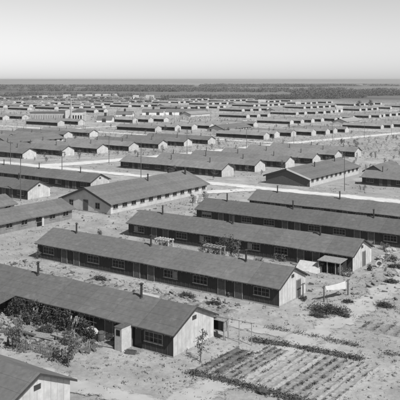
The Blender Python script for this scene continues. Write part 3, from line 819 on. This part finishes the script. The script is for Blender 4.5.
trellis(-13.0, 4.0, 1.9, 'leafy vine trellis in the middle of the cluttered yard wall', 32, 1400)
trellis(-9.4, 2.6, 1.6, 'low vine trellis just left of the pale entry screen', 33, 900)
# lean-to porch
o = thing_at('lean_to_porch', -20.9, -20.3, 'dark open lean-to porch against the barracks wall at the left edge', 'porch')
b = MB(); b.prism([(-1.2,1.55),(1.5,2.02),(1.5,2.08),(-1.2,1.61)], -1.7, 1.7); b.build('roof', M['darkwood'], o)
for xx in (-1.6,0,1.6):
    b = MB(); b.box(xx-0.05,-1.12,-0.2,xx+0.05,-1.02,1.57); b.build('post', M['wood'], o)
b = MB()
for i in range(12): b.box(-1.62+i*0.27,-1.0,0.0,-1.42+i*0.27,-0.97,0.8)
b.build('rail_boards', M['darkwood'], o)
# pale entry screen and dark doorway beside it
o = thing_at('entry_screen', -4.75, -19.5, 'tall white board screen beside the dark doorway of the near barracks', 'screen')
b = MB(); b.box(-0.4,-0.5,-0.15,-0.34,0.8,2.0); b.box(0.34,-0.5,-0.15,0.4,0.8,2.0); b.box(-0.337,-0.5,-0.15,0.337,-0.44,2.0); b.build('boards', M['doorpale'], o)
b = MB(); b.box(-0.22,-0.52,1.3,0.22,-0.503,1.8); b.build('opening', M['glass'], o)
b = MB(); b.box(-0.45,-0.55,2.003,0.45,0.85,2.04); b.build('cap_board', M['darkwood'], o)
o = thing_px('crate', 131, 353.5, 'small dark crate lying on bare ground below the doorway', 'crate', 0.3)
b = MB()
b.box(-0.45,-0.22,0,0.45,-0.19,0.28); b.box(-0.45,0.19,0,0.45,0.22,0.28); b.box(-0.45,-0.187,0,-0.42,0.187,0.28); b.box(0.42,-0.187,0,0.45,0.187,0.28); b.box(-0.417,-0.187,0,0.417,0.187,0.03)
b.build('box', M['darkwood'], o)
bush(31,324,1.3,0.7,1.3,700,'dark tangled bush left of the long plank bench',seed=103)
bush(63,327,1.2,0.6,1.2,600,'dark tangled bush behind the middle woodpile',seed=104)
bush(88,346,0.8,0.5,0.6,260,'low dark bush before the picket fence','leaf',105)
bush(52,352,1.1,0.5,0.5,260,'low scrubby plants at the very front of the cluttered yard','leafpale',106)
brush_heap(45,333,1.4,0.8,0.7,260,'tangled brush heap in the middle left of the cluttered yard',107)
brush_heap(66,343,1.2,0.6,0.5,220,'low brush heap at the front of the cluttered yard',108)
brush_heap(112,339,0.9,0.5,0.5,150,'small brush heap right of the picket fence',109)
brush_heap(14,336,1.0,0.7,0.5,180,'brush heap at the left edge of the cluttered yard',110)
for i,(px,py,lab) in enumerate(((100,280,'brush heap between the two nearest long barracks, left of the lumber'),(185,297,'brush heap between the two nearest long barracks, right of the lumber'),(396,268,'dark brush heap among the boulders at the right edge'),(391,283,'low brush heap below the boulders at the right edge'),(212,305,'small brush heap just behind the nearer pale gable'))):
    brush_heap(px,py,1.3,0.6,0.5,170,lab,120+i)
# plank walk
o = thing_px('plank_walk', 131, 349.5, 'pale plank walk lying before the dark doorway', 'plank walk')
for i in range(4):
    b = MB(); b.box(-1.1,-0.5+i*0.26,0.03,1.1,-0.28+i*0.26,0.08); b.build('plank', M['wood'], o)
# timber beams
def beam(s, t, L, w, h, label, rz=0.0, m='darkwood', legs=0.35):
    o = thing_at('bench', s, t, label, 'bench', rz, 'plank benches in the cluttered yard')
    b = MB(); b.box(-L/2,-w/2,legs,L/2,w/2,legs+h); b.build('seat', M[m], o)
    for xx in (-L*0.38, 0, L*0.38):
        b = MB(); b.box(xx-0.05,-w/2+0.02,-0.1,xx+0.05,w/2-0.02,legs-0.003); b.build('leg', M['darkwood'], o)
    return o
beam(-14.6,-22.2,3.6,0.35,0.09,'long dark plank bench crossing the left of the cluttered yard',0.03)
beam(-10.6,-21.2,2.2,0.3,0.08,'shorter pale plank bench nearer the tarpaulin heap',-0.05,'wood')
# picket fences round the yard
def picket(s0, s1, t0, t1, label, h=0.75, seed=1, m='wood', gap=0.19):
    o = thing_at('picket_fence', s0, t0, label, 'fence', 0, 'yard fences'); rnd = random.Random(seed)
    d = Vector((s1-s0, t1-t0)); L = d.length; o.rotation_euler.z = -TH+math.atan2(d.y, d.x)
    zb = o.location.z; a, c = W(s1, t1); dz = (GI(a, c)-zb)/L
    for i in range(int(L/1.6)+1):
        b = MB(); x = i*1.6; z = dz*x; b.box(x-0.04,0.03,z-0.2,x+0.04,0.11,z+h+0.08); b.build('post', M['darkwood'], o)
    b = MB()
    n = int(L/gap)
    for i in range(n):
        x = i*gap; z = dz*x; hh = h*rnd.uniform(0.85,1.05)
        if rnd.random() < 0.08: continue
        b.box(x-0.05,-0.02,z+0.03,x+0.05,0.0,z+hh)
    b.build('pickets', M[m], o)
    b = MB()
    for zz in (0.2, h*0.75): b.box(0,0.002,zz,L,0.028,zz+0.06)
    b.build('rail', M['darkwood'], o)
    return o
picket(-13.0,-7.6,-24.6,-24.2,'picket fence in front of the tarpaulin heap',seed=2)
picket(-7.4,-7.2,-24.0,-20.4,'short side fence right of the tarpaulin heap',0.7,seed=5)
# tarpaulin heap
rnd = random.Random(8)
o = thing_px('tarpaulin', 95, 335, 'crumpled pale tarpaulin thrown over a heap beside the wall', 'tarpaulin')
b = MB(); n = 16; hts = {}
for j in range(n+1):
    for i in range(n+1):
        u, v = i/n*2-1, j/n*2-1; q = max(0, 1-(abs(u)**2.2+abs(v)**2.2)*0.85)
        z = 0.03+1.0*q**0.6*(0.75+0.25*math.sin(5*u+2)*math.cos(4*v)) + rnd.uniform(-0.05,0.05)*q
        b.v.append((u*1.5+rnd.uniform(-.03,.03), v*1.0+rnd.uniform(-.03,.03), z))
b.f = [(j*(n+1)+i, j*(n+1)+i+1, (j+1)*(n+1)+i+1, (j+1)*(n+1)+i) for j in range(n) for i in range(n)]; b.m = [0]*len(b.f)
b.build('canvas', M['tarp'], o)
# woodpiles and loose lumber
def woodpile(px, py, L, h, label, seed, rz=0.0, m='wood'):
    rnd = random.Random(seed); o = thing_px('woodpile', px, py, label, 'woodpile', rz, 'woodpiles')
    b = MB(); z = 0.08
    while z < h:
        y_ = -0.5
        while y_ < 0.5:
            r = rnd.uniform(0.05,0.1); a = rnd.uniform(-0.12,0.12); b.tube((-L/2+rnd.uniform(-.2,.2),y_-a,z),(L/2+rnd.uniform(-.2,.2),y_+a,z+rnd.uniform(-.05,.05)),r,r,6); y_ += 2.1*r
        z += 0.17
    b.build('logs', M[m], o); return o
woodpile(27,331,1.8,0.35,'low woodpile at the left of the cluttered yard',1)
woodpile(42,338,2.4,0.3,'flat woodpile in the front of the cluttered yard',2,0.2)
woodpile(74,333,1.6,0.4,'woodpile between the plank bench and the tarpaulin',3,0.6,'darkwood')
woodpile(48,346,2.0,0.2,'thin scatter of boards near the front of the yard',4,-0.2)
woodpile(108,345,1.4,0.2,'little woodpile right of the picket fence',5,0.1)
o = thing_px('stump_post', 8, 346, 'short dark post standing alone at the far left of the yard', 'post')
b = MB(); b.tube((0,0,-0.2),(0,0,0.75),0.11,0.09,8); b.build('post', M['brush'], o)
b = MB(); b.tube((0.35,0.1,0.06),(-0.3,-0.12,0.06),0.07,0.06,7); b.build('fallen_log', M['brush'], o)
o = thing_px('white_post', 33.5, 321, 'white post standing among the vines', 'post')
b = MB(); b.box(-0.09,-0.09,-0.2,0.09,0.09,1.3); b.build('post', M['white'], o)
b = MB(); b.box(-0.35,-0.03,0.9,0.35,0.03,1.05); b.build('crossbar', M['white'], o)

def coop(px, py, w_, d_, h_, label, m, seed, rz=0.0):
    r = random.Random(seed); o = thing_px('scrap_coop', px, py, label, 'coop', rz, 'scrap coops in the cluttered yard')
    b = MB()
    n = int(w_/0.2)
    for i in range(n):
        x = -w_/2+w_*i/n
        if r.random() < 0.12: continue
        b.box(x,-d_/2-r.uniform(0,0.03),0,x+w_/n-0.02,-d_/2+0.03,h_*r.uniform(0.85,1.05))
    n2 = int(d_/0.2)
    for i in range(n2):
        y = -d_/2+0.04+(d_-0.04)*i/n2
        for x in (-w_/2+0.02, w_/2-0.05): b.box(x,y,0,x+0.03,y+d_/n2-0.02,h_*r.uniform(0.9,1.05))
    b.build('boards', M[m], o)
    b = MB(); b.prism([(-d_/2-0.15,h_+0.06),(d_/2+0.1,h_+0.2),(d_/2+0.1,h_+0.24),(-d_/2-0.15,h_+0.1)], -w_/2-0.1, w_/2+0.12); b.build('roof', M['darkwood' if m != 'darkwood' else 'wood'], o); return o
coop(112,334,1.5,0.8,1.0,'dark scrap-board coop between the tarpaulin and the white screen','darkwood',3,0.1)
def barrel(px, py, h_, label, m):
    o = thing_px('barrel', px, py, label, 'barrel', 0, 'barrels in the cluttered yard'); b = MB(); r = h_*0.34
    for i in range(6):
        z0, z1 = h_*i/6, h_*(i+1)/6; f = lambda z: r*(1+0.16*math.sin(math.pi*z/h_)); b.tube((0,0,z0),(0,0,z1),f(z0),f(z1),12, i in (0,5))
    b.build('staves', M[m], o)
    for z in (0.15,0.8):
        b = MB(); f = r*(1+0.16*math.sin(math.pi*z))+0.008; b.tube((0,0,z*h_),(0,0,z*h_+0.05),f,f,12,False); b.build('hoop', M['pipe'], o)
barrel(101,341,0.85,'dark barrel at the right end of the picket fence','darkwood'); barrel(78,329,0.8,'pale barrel behind the middle woodpile','wood'); barrel(30,318,0.85,'dark barrel among the vines by the white post','darkwood')
def leaning(s_, n, h_, label, seed, m):
    r = random.Random(seed); o = thing_at('leaning_boards', s_, -18.95, label, 'boards', 0, 'boards leaning on the near wall'); b = MB()
    for i in range(n):
        x = -0.7+1.4*i/n; l = h_*r.uniform(0.7,1.1); w2 = r.uniform(0.05,0.11); dx = r.uniform(-.25,.25)
        b.quad((x-w2,-0.4,0),(x+w2,-0.4,0),(x+w2+dx,0.28,l),(x-w2+dx,0.28,l)); b.quad((x-w2,-0.36,0),(x-w2+dx,0.32,l),(x+w2+dx,0.32,l),(x+w2,-0.36,0))
    b.build('boards', M[m], o)
leaning(-11.2,7,1.5,'pale boards leaning on the wall between two vine trellises',1,'tarp'); leaning(-15.3,6,1.3,'grey boards leaning on the wall between the left vine trellises',2,'wood')
def litter(name, label, n, s0, s1, t0, t1, seed, m):
    r = random.Random(seed); b = MB()
    for _ in range(n):
        s_, t_ = r.uniform(s0,s1), r.uniform(t0,t1); x, y = W(s_, t_); z = GI(x, y); a = r.uniform(0,3.14); l, w2, h2 = r.uniform(0.1,0.7), r.uniform(0.04,0.14), r.uniform(0.03,0.16)
        ca, sa = math.cos(a), math.sin(a); tl = r.uniform(0,0.2)
        c = [(x+ca*u*l/2-sa*v*w2, y+sa*u*l/2+ca*v*w2) for u, v in ((-1,-1),(1,-1),(1,1),(-1,1))]
        k = len(b.v); b.v += [(p[0],p[1],z-0.02) for p in c]+[(c[i][0],c[i][1],z+h2+(tl if i in (1,2) else 0)) for i in range(4)]
        for q in ((0,3,2,1),(4,5,6,7),(0,1,5,4),(1,2,6,5),(2,3,7,6),(3,0,4,7)): b.f.append(tuple(k+i for i in q)); b.m.append(0)
    return tag(b.build(name, M[m]), label, 'litter', kind='stuff')
litter('debris', 'pale scraps and boards littering the yard of the nearest barracks', 170, -21,-8,-25,-19.3, 1, 'wood')
litter('debris', 'dark scraps littering the yard of the nearest barracks', 320, -21,-6,-25,-19.3, 2, 'darkwood')
litter('debris', 'wood scraps scattered between the two nearest long barracks', 120, -38,-2,-11.5,-1.5, 3, 'darkwood')
litter('debris', 'pale scraps scattered between the two nearest long barracks', 45, -38,-2,-11.5,-1.5, 4, 'wood')
litter('debris', 'scraps lying about the ground right of the bright gables', 90, 3,22,8,26, 5, 'darkwood')
litter('debris', 'dark scraps strewn in the yards behind', 260, -70,0,6.5,75, 6, 'darkwood')
# rabbit hutch and pole frame right of the gable
o = thing_px('hutch', 220.5, 338, 'dark-fronted wooden hutch on legs behind the pale gable, under a pole frame', 'hutch')
b = MB(); b.box(-0.65,-0.4,0.75,-0.55,0.4,1.75); b.box(0.55,-0.4,0.75,0.65,0.4,1.75); b.box(-0.547,0.35,0.75,0.547,0.4,1.75); b.box(-0.547,-0.4,0.75,0.547,0.347,0.8); b.build('box', M['wood'], o)
b = MB(); b.box(-0.547,-0.3,0.803,0.547,-0.27,1.747); b.build('mesh_front', M['glass'], o)
b = MB(); b.prism([(-0.6,1.76),(0.55,1.9),(0.55,1.95),(-0.6,1.81)], -0.8, 0.8); b.build('roof', M['wood'], o)
for xx in (-0.6,0.6):
    for yy in (-0.35,0.35):
        b = MB(); b.box(xx-0.04,yy-0.04,-0.15,xx+0.04,yy+0.04,0.747); b.build('leg', M['wood'], o)
o = thing_px('pole_frame', 227, 340, 'thin wooden pole frame standing open right of the hutch', 'pole frame')
for xx in (-1.2,0.1,1.3,2.6):
    b = MB(); b.tube((xx,0,-0.2),(xx,0,2.0),0.045,0.035,6); b.build('post', M['wood'], o)
b = MB(); b.tube((-1.5,0,1.97),(2.9,0,2.03),0.035,0.03,6); b.build('top_rail', M['wood'], o)

# clothesline
pA = at(324,302); pB = at(348,295)
def cl_post(p, label):
    o = empty('clothesline_post', (p[0], p[1], GI(*p)), -TH); tag(o, label, 'post', 'clothesline posts')
    b = MB(); b.tube((0,0,-0.3),(0,0,1.75),0.085,0.07,8); b.build('post', M['darkwood'], o)
    b = MB(); b.box(-0.04,-0.45,1.6,0.04,0.45,1.68); b.build('crossarm', M['darkwood'], o); return o
cl_post(pA, 'left post of the clothesline before the bright gable'); cl_post(pB, 'right post of the clothesline, standing in open ground')
pC = at(303,299); cl_post(pC, 'dark clothesline post nearest the bright gable')
A = Vector((pA[0], pA[1], GI(*pA)+1.68)); Bv = Vector((pB[0], pB[1], GI(*pB)+1.68)); Cv = Vector((pC[0], pC[1], GI(*pC)+1.68))
b = MB()
for p, q in ((A, Bv), (Cv, A)):
    pr = p
    for i in range(1, 9):
        u = i/8; c = p.lerp(q, u); c.z -= 0.12*4*u*(1-u); b.tube(pr, c, 0.012, 0.012, 4); pr = c
tag(b.build('clothesline', M['darkwood']), 'line strung between the posts before the bright gable', 'clothesline')
# white sheet hung over the line
b = MB(); n, mrow = 26, 8
for j in range(mrow+1):
    for i in range(n+1):
        u = 0.04+0.86*i/n; c = A.lerp(Bv, u); c.z -= 0.12*4*u*(1-u)
        dr = (0.35+0.55*u)*j/mrow; d = Vector((0.55, -0.83, 0))
        w_ = 0.06*math.sin(i*0.9)*j/mrow
        b.v.append((c.x+d.x*(w_+0.18*j/mrow), c.y+d.y*(w_+0.18*j/mrow), c.z+0.02-dr))
b.f = [(j*(n+1)+i, j*(n+1)+i+1, (j+1)*(n+1)+i+1, (j+1)*(n+1)+i) for j in range(mrow) for i in range(n)]; b.m = [0]*len(b.f)
o = b.build('hung_sheet', M['cloth'], smooth=True); tag(o, 'white sheet hanging from the clothesline', 'sheet')
md = o.modifiers.new('thick', 'SOLIDIFY'); md.thickness = 0.01

# low cellar roof and open woodshed behind barracks two
o = thing_px('root_cellar', 311, 270, 'low cellar roof with a bright sloping front behind the bright gable', 'cellar')
b = MB(); b.prism([(-1.3,0.0),(1.2,0.0),(1.2,0.75),(0.3,0.95)], -1.7, 1.5); b.build('mound_roof', M['tarp'], o)
b = MB(); b.box(1.51,-0.5,0,1.6,0.8,0.7); b.build('hatch', M['darkwood'], o)
o = thing_px('woodshed', 332, 272, 'open-fronted dark woodshed with a flat pale roof between two barracks', 'woodshed')
b = MB(); b.prism([(-1.1,1.45),(1.1,1.6),(1.1,1.68),(-1.1,1.53)], -1.5, 1.6); b.build('roof', M['wood'], o)
for xx in (-1.4,-0.2,0.9,1.5):
    b = MB(); b.box(xx-0.06,-1.0,-0.2,xx+0.06,-0.9,1.45); b.build('post', M['wood'], o)
b = MB(); b.box(-1.4,0.9,-0.2,1.5,0.96,1.55); b.box(-1.46,-0.85,-0.2,-1.41,0.897,1.45); b.build('back_boards', M['darkwood'], o)
b = MB(); rnd = random.Random(3)
for i in range(9):
    for j in range(5): b.tube((-1.2+i*0.28,-0.7,0.1+j*0.17),(-1.2+i*0.28,0.6,0.1+j*0.17),0.09,0.09,6)
b.build('stacked_wood', M['brush'], o)
# white cloth on a leaning pole at the right
o = thing_px('leaning_pole', 381, 268, 'pole leaning beside the pale gable at right with a pale washtub at its foot', 'pole')
b = MB(); b.tube((-0.4,0,0.0),(1.1,0.5,1.9),0.06,0.04,7); b.build('pole', M['wood'], o)
o = thing_px('washtub', 379, 267, 'pale round washtub tipped on its side near the right edge', 'washtub')
b = MB()
for i in range(20):
    a, c = 2*math.pi*i/20, 2*math.pi*(i+1)/20; P0 = lambda w, r, yy: (math.cos(w)*r, yy, 0.48+math.sin(w)*r)
    b.quad(P0(a,.48,-.25),P0(c,.48,-.25),P0(c,.40,.2),P0(a,.40,.2)); b.quad(P0(a,.30,-.25),P0(c,.30,-.25),P0(c,.48,-.25),P0(a,.48,-.25)); b.quad(P0(a,.30,-.25),P0(c,.30,-.25),P0(c,.29,.18),P0(a,.29,.18))
b.prism([(math.cos(2*math.pi*i/20)*.40, 0.48+math.sin(2*math.pi*i/20)*.40) for i in range(20)], 0.2, 0.22, 'y')
b.build('tub', M['tarp'], o, rz=0.5)
rnd = random.Random(77)
for i in range(9):
    px, py = rnd.uniform(378,400), rnd.uniform(250,276)
    o = thing_px('boulder', px, py, 'pale boulder in the rock heap near the right edge', 'boulder', rnd.random()*3, 'boulders near the right edge')
    b = MB(); r = rnd.uniform(0.3,0.65); b.blob((0,0,r*0.45), r*1.2, r, r*0.75, rnd, 8, 5, 0.2); b.build('stone', M['rock'], o)
bush(369,271,0.7,0.45,0.8,260,'dark low bush at the foot of the pale gable with the door',seed=12)
bush(393,262,1.0,0.7,1.0,300,'scrubby bush among the boulders at the right edge','leafpale',seed=13)
bush(386,250,1.2,0.7,1.0,300,'grey scrub between two barracks near the right edge','leafpale',seed=14)
bush(303,300,0.5,0.4,0.5,140,'small dark bush at the foot of the bright gable',seed=15)
bush(231,297,0.35,0.3,0.8,120,'small pale bush before the wall of the three-stovepipe barracks','leafpale',seed=16)

# white frame arbour between rows two and three
def arbour(px, py, w, h, label, dark=True, m='white'):
    o = thing_px('arbour', px, py, label, 'arbour', 0, 'arbours between the barracks')
    for xx in (-w/2, w/2):
        for yy in (-0.5, 0.5):
            b = MB(); b.box(xx-0.06,yy-0.06,-0.2,xx+0.06,yy+0.06,h); b.build('post', M[m], o)
    b = MB(); b.box(-w/2-0.15,-0.62,h+0.002,w/2+0.15,-0.44,h+0.14); b.box(-w/2-0.15,0.44,h+0.002,w/2+0.15,0.62,h+0.14)
    for i in range(6):
        x = -w/2+w*i/5; b.box(x-0.04,-0.7,h+0.142,x+0.04,0.7,h+0.2)
    b.build('beam', M[m], o)
    if dark:
        rnd = random.Random(5); b = MB(); leafmass(b, (0,0,h*0.7), w*0.55, 0.4, h*0.35, 500, 0.12, rnd); b.build('climber', M['leaf'], o)['kind'] = 'stuff'
    return o
arbour(164, 257, 2.2, 2.3, 'pale arbour with dark climbers rising behind the long barracks roof', m='doorpale')
arbour(214, 262, 2.6, 2.0, 'raw wood arbour behind the long barracks roof', True, 'wood')
o = thing_px('lumber_stack', 148, 300, 'pale stack of boards on the ground between the two nearest long barracks', 'lumber')
b = MB(); rnd = random.Random(4)
for z in range(5):
    for i in range(6): b.box(-1.2+rnd.uniform(-.1,.1),-0.6+i*0.2,z*0.1,1.2+rnd.uniform(-.1,.1),-0.42+i*0.2,z*0.1+0.08)
b.build('boards', M['tarp'], o)

# yard beds and clutter between rows one and two
def bed(s, t, L, wd, label, seed, crop='leafpale', dense=1.0, rows=4, group='garden beds', rz=0.0, hh=0.28, soil='soil', along='t'):
    """a dug bed, its furrows running across the barracks line (t) or along it (s)"""
    rnd = random.Random(seed); x, y = W(s, t); o = empty('garden_bed', (x, y, GI(x, y)), -TH+rz); tag(o, label, 'garden bed', group)
    def gz(a, c):
        ang = -TH+rz; X = x+a*math.cos(ang)-c*math.sin(ang); Y = y+a*math.sin(ang)+c*math.cos(ang); return GI(X, Y)-GI(x, y)
    b = MB(); nxx = max(8, int(L/0.25)); nyy = max(8, int(wd/0.25))
    nf = rows
    for j in range(nyy+1):
        for i in range(nxx+1):
            a = -L/2+L*i/nxx; c = -wd/2+wd*j/nyy
            ph = (i/nxx if along == 't' else j/nyy)*nf
            rg = 0.5-0.5*math.cos(2*math.pi*ph)
            edge = 0.0 if i in (0,nxx) or j in (0,nyy) else 1.0
            ja = rnd.uniform(-.08,.08)
            b.v.append((a+ja, c+rnd.uniform(-.08,.08), gz(a, c)+ (0.03+0.10*rg+rnd.uniform(0,0.05) if edge else -0.06)))
    b.f = [(j*(nxx+1)+i, j*(nxx+1)+i+1, (j+1)*(nxx+1)+i+1, (j+1)*(nxx+1)+i) for j in range(nyy) for i in range(nxx)]; b.m = [0]*len(b.f)
    b.build('soil', M[soil], o)
    if dense > 0:
        b = MB()
        for k in range(nf):
            q = (k+0.5)/nf; ln = wd if along == 't' else L; n = int(ln*2.2*dense)
            for _ in range(n):
                w_ = rnd.uniform(-0.47,0.47)*ln
                a, c = ((-L/2+L*q, w_) if along == 't' else (w_, -wd/2+wd*q))
                if mnoise.noise(Vector((a*0.5+seed, c*0.5, k))) < -0.3: continue
                hgt = hh*rnd.uniform(0.5,1.2)
                for _ in range(14): b.leaf((a+rnd.gauss(0,0.07), c+rnd.gauss(0,0.07), gz(a,c)+0.1+rnd.random()*hgt), 0.085, rnd)
        cr_ = b.build('crop', M[crop], o); cr_['kind'] = 'stuff'
    return o
for i, (s, L, cr, lab) in enumerate(((-27,5,'leaf','garden bed behind the left stovepipe of the cluttered barracks'), (-20.5,6,'leafpale','pale garden bed between the two nearest long barracks, left part'),
                            (-13,6.5,'leaf','leafy garden bed between the two nearest long barracks, middle part'), (-5.5,6,'leafpale','pale garden bed between the two nearest long barracks, right part'))):
    bed(s, -5.6, L, 4.0, lab, 40+i, cr, 0.7, 5, 'garden beds between the two nearest barracks')

# hedge rows: low continuous plantings
def hedge(p0, p1, h, w_, label, seed, m='leaf', n=90, bank=False):
    x0, y0 = at(*p0); x1, y1 = at(*p1); L = math.hypot(x1-x0, y1-y0); rnd = random.Random(seed)
    o = empty('low_hedge', (x0, y0, GI(x0, y0)), math.atan2(y1-y0, x1-x0)); tag(o, label, 'hedge', 'low hedges round the garden plots')
    b = MB(); k = int(L*2.2)
    for i in range(k):
        u = (i+rnd.random())/k; X, Y = x0+(x1-x0)*u, y0+(y1-y0)*u; z = GI(X, Y)-GI(x0, y0)
        if not bank and mnoise.noise(Vector((u*L*0.6, seed, 0))) < -0.3: continue
        for _ in range(int(n*rnd.uniform(0.5,1.3))):
            b.leaf((u*L+rnd.gauss(0,0.25), rnd.gauss(0,w_*0.5), z+0.04+abs(rnd.gauss(0,h*0.5))), 0.1, rnd)
    b.build('foliage', M[m], o)
    if bank:
        b = MB(); N_ = int(L/0.3)
        for i in range(N_+1):
            u = i/N_; X, Y = x0+(x1-x0)*u, y0+(y1-y0)*u; z = GI(X, Y)-GI(x0, y0)
            for yy, zz in ((-0.34,-0.08),(-0.14,0.16),(0.12,0.17),(0.34,-0.08)): b.v.append((u*L, yy+rnd.uniform(-.05,.05), z+zz+rnd.uniform(-.04,.04)))
        for i in range(N_):
            for k_ in range(3): q = i*4+k_; b.f.append((q,q+4,q+5,q+1)); b.m.append(0)
        b.build('bank', M['wetsoil'], o)
    return o
hedge((192,373.5),(312,404.5),0.28,0.55,'low dark hedge along the near edge of the garden plots',1,n=170,bank=True)
hedge((250,340.5),(361,360),0.26,0.5,'low dark hedge along the far edge of the garden plots',2,n=150,bank=True)
hedge((268,328),(352,345),0.22,0.5,'thin low planting in the bare ground behind the garden plots',3,'leafpale',50)
hedge((345,344),(357,346.5),0.3,0.3,'short dark hedge stub behind the garden plots',4,n=80)
hedge((384,354),(404,356),0.25,0.3,'short hedge at the right edge level with the garden plots',5,'leafpale',60)

def px_st(px, py): return ST(*at(px, py))
def bed_px(c, L, wd, label, seed, **k):
    s, t = px_st(*c); return bed(s, t, L, wd, label, seed, **k)
bed_px((228,361), 2.4, 6.4, 'darkest leafy garden bed at the left end of the plots', 61, crop='leaf', dense=1.3, rows=3, hh=0.25, soil='wetsoil')
bed_px((208,369), 1.8, 3.0, 'small ragged bed at the left corner of the plots', 62, crop='leafpale', dense=0.9, rows=2)
bed_px((252,365), 2.4, 9.5, 'pale furrowed bed second from the left in the plots', 63, crop='leafpale', dense=1.5, rows=4, hh=0.16)
bed_px((283,372), 2.6, 10.0, 'mostly bare bed at the middle of the plots', 64, crop='leafpale', dense=0.3, rows=4, soil='baresoil')
bed_px((313,378), 2.4, 10.0, 'bed with scattered dark plants right of the middle of the plots', 65, crop='leaf', dense=1.1, rows=3, hh=0.2)
bed_px((343,383), 2.5, 10.0, 'faintly furrowed bare bed at the right of the plots', 66, crop='leafpale', dense=0.9, rows=4, hh=0.12, soil='baresoil')
bed_px((385,329), 4.5, 3.0, 'small bed of scrubby plants near the right edge', 67, crop='leaf', dense=0.8, rows=4)
o = thing_px('boulder', 262, 394, 'dark boulder beside the near hedge of the garden plots', 'boulder')
b = MB(); b.blob((0,0,0.15),0.5,0.3,0.3,random.Random(2),8,5,0.2); b.build('stone', M['brush'], o)

# mess hall far corner: pale crates; scattered small sheds in the block yards
for i, (px, py, lab) in enumerate(((195,203,'larger pale crate stack at the far corner of the mess hall'), (200,201,'smaller pale crate stack at the far corner of the mess hall'))):
    o = thing_px('crate_stack', px, py, lab, 'crates', 0.2*i, 'crates at the mess hall corner')
    for k in range(3):
        b = MB(); b.box(-0.5+0.06*k,-0.4,0.52*k+0.003*k,0.5+0.06*k,0.4,0.52*k+0.5); b.build('crate', M['tarp'], o)
rnd = random.Random(91)
def shed(s, t, label, seed, group):
    r = random.Random(seed); o = thing_at('small_shed', s, t, label, 'shed', r.uniform(-0.1,0.1), group)
    w_, d_, h_ = r.uniform(1.4,2.4), r.uniform(1.2,1.8), r.uniform(1.5,2.0)
    b = MB(); b.prism([(-d_/2,-0.3),(d_/2,-0.3),(d_/2,h_+0.3),(-d_/2,h_)], -w_/2, w_/2); b.build('wall', M[r.choice(['wood','wallpale','darkwood'])], o)
    b = MB(); b.prism([(-d_/2-0.2,h_+0.0),(d_/2+0.2,h_+0.36),(d_/2+0.2,h_+0.42),(-d_/2-0.2,h_+0.06)], -w_/2-0.2, w_/2+0.2); b.build('roof', M['roof'], o)
    b = MB(); b.box(-0.35,-d_/2-0.05,0,0.35,-d_/2-0.003,1.35); b.build('door', M['trim'], o)
for k in range(14):
    row = rnd.choice((27.5, 45.0, 60.5)); s = -2-2.6*k
    if k % 3 == 0: shed(s, row, 'small wooden shed in a yard among the long barracks right of centre', 200+k, 'small sheds among the long barracks')
for k in range(22):
    r0 = 100+18.4*rnd.randrange(5)+12; s = rnd.choice((-73,-152,0))-rnd.uniform(1,35)
    shed(s, r0, 'small shed in a yard of the blocks beyond the cross street', 300+k, 'small sheds beyond the cross street')
for k in range(7):
    s = -3-5*k; t = 14.0+rnd.uniform(-.8,.8)
    bush(0,0,0.1,0.1,0.1,3,'x') if False else None
for i, (px, py) in enumerate(((120,246),(100,236),(185,258),(260,264),(280,262),(345,276))):
    bush(px, py, 0.9, 0.6, 1.1, 260, ['pale bush behind the left part of the three-stovepipe barracks','pale bush near the left end of the third long barracks','bush rising left of the small dark tree','bush behind the right stovepipe','bush left of the low cellar roof','bush right of the open woodshed'][i], 'leafpale', 80+i)

# ------------------------------------------------------------------ air
hz = MB(); hz.box(-44000,-3200,CAMZ-54,44000,15500,CAMZ+6)
hm = bpy.data.materials.new('air'); hm.use_nodes = True
nt = hm.node_tree; nt.nodes.clear(); out = nt.nodes.new('ShaderNodeOutputMaterial'); pv = nt.nodes.new('ShaderNodeVolumePrincipled')
pv.inputs['Color'].default_value = (0.95,0.95,0.95,1); pv.inputs['Density'].default_value = 0.00006; pv.inputs['Anisotropy'].default_value = 0.2
nt.links.new(pv.outputs[0], out.inputs['Volume'])
tag(hz.build('haze', hm), 'thin haze over the plain', 'haze', kind='stuff')

# ------------------------------------------------------------------ light
SAZ = R(-52.0); SEL = R(47.0)
sv = Vector((math.cos(SAZ)*math.cos(SEL), math.sin(SAZ)*math.cos(SEL), math.sin(SEL)))
sun = bpy.data.lights.new('sun', 'SUN'); sun.energy = 4.7; sun.angle = R(0.5); sun.color = (1,0.995,0.985)
so = bpy.data.objects.new('sun', sun); col.objects.link(so); so.rotation_euler = sv.to_track_quat('Z', 'Y').to_euler(); so.location = (0,0,100)
w = bpy.data.worlds.new('World'); sc.world = w; w.use_nodes = True
nt = w.node_tree; bg = nt.nodes['Background']; sky = nt.nodes.new('ShaderNodeTexSky'); sky.sky_type = 'NISHITA'; sky.sun_disc = False
sky.sun_elevation = SEL; sky.sun_rotation = math.atan2(sv.x, sv.y); sky.altitude = 1000; sky.dust_density = 1.3
bw = nt.nodes.new('ShaderNodeRGBToBW'); nt.links.new(sky.outputs[0], bw.inputs[0]); nt.links.new(bw.outputs[0], bg.inputs['Color'])
bg.inputs['Strength'].default_value = 0.103

cam = bpy.data.cameras.new('camera'); co = bpy.data.objects.new('camera', cam); col.objects.link(co)
co.location = (0,0,CAMZ); co.rotation_euler = (R(90),0,0)
cam.sensor_width = 36; cam.lens = F/400*36; cam.shift_y = -(200-79.0)/400; cam.clip_end = 90000; cam.clip_start = 0.5
sc.camera = co
sc.view_settings.view_transform = 'Standard'; sc.view_settings.look = 'None'; sc.view_settings.exposure = 0.3; sc.view_settings.gamma = 1.0
sc.view_settings.use_curve_mapping = False
sc.cycles.filter_width = 2.1
sc.cycles.max_bounces = 4; sc.cycles.volume_bounces = 0
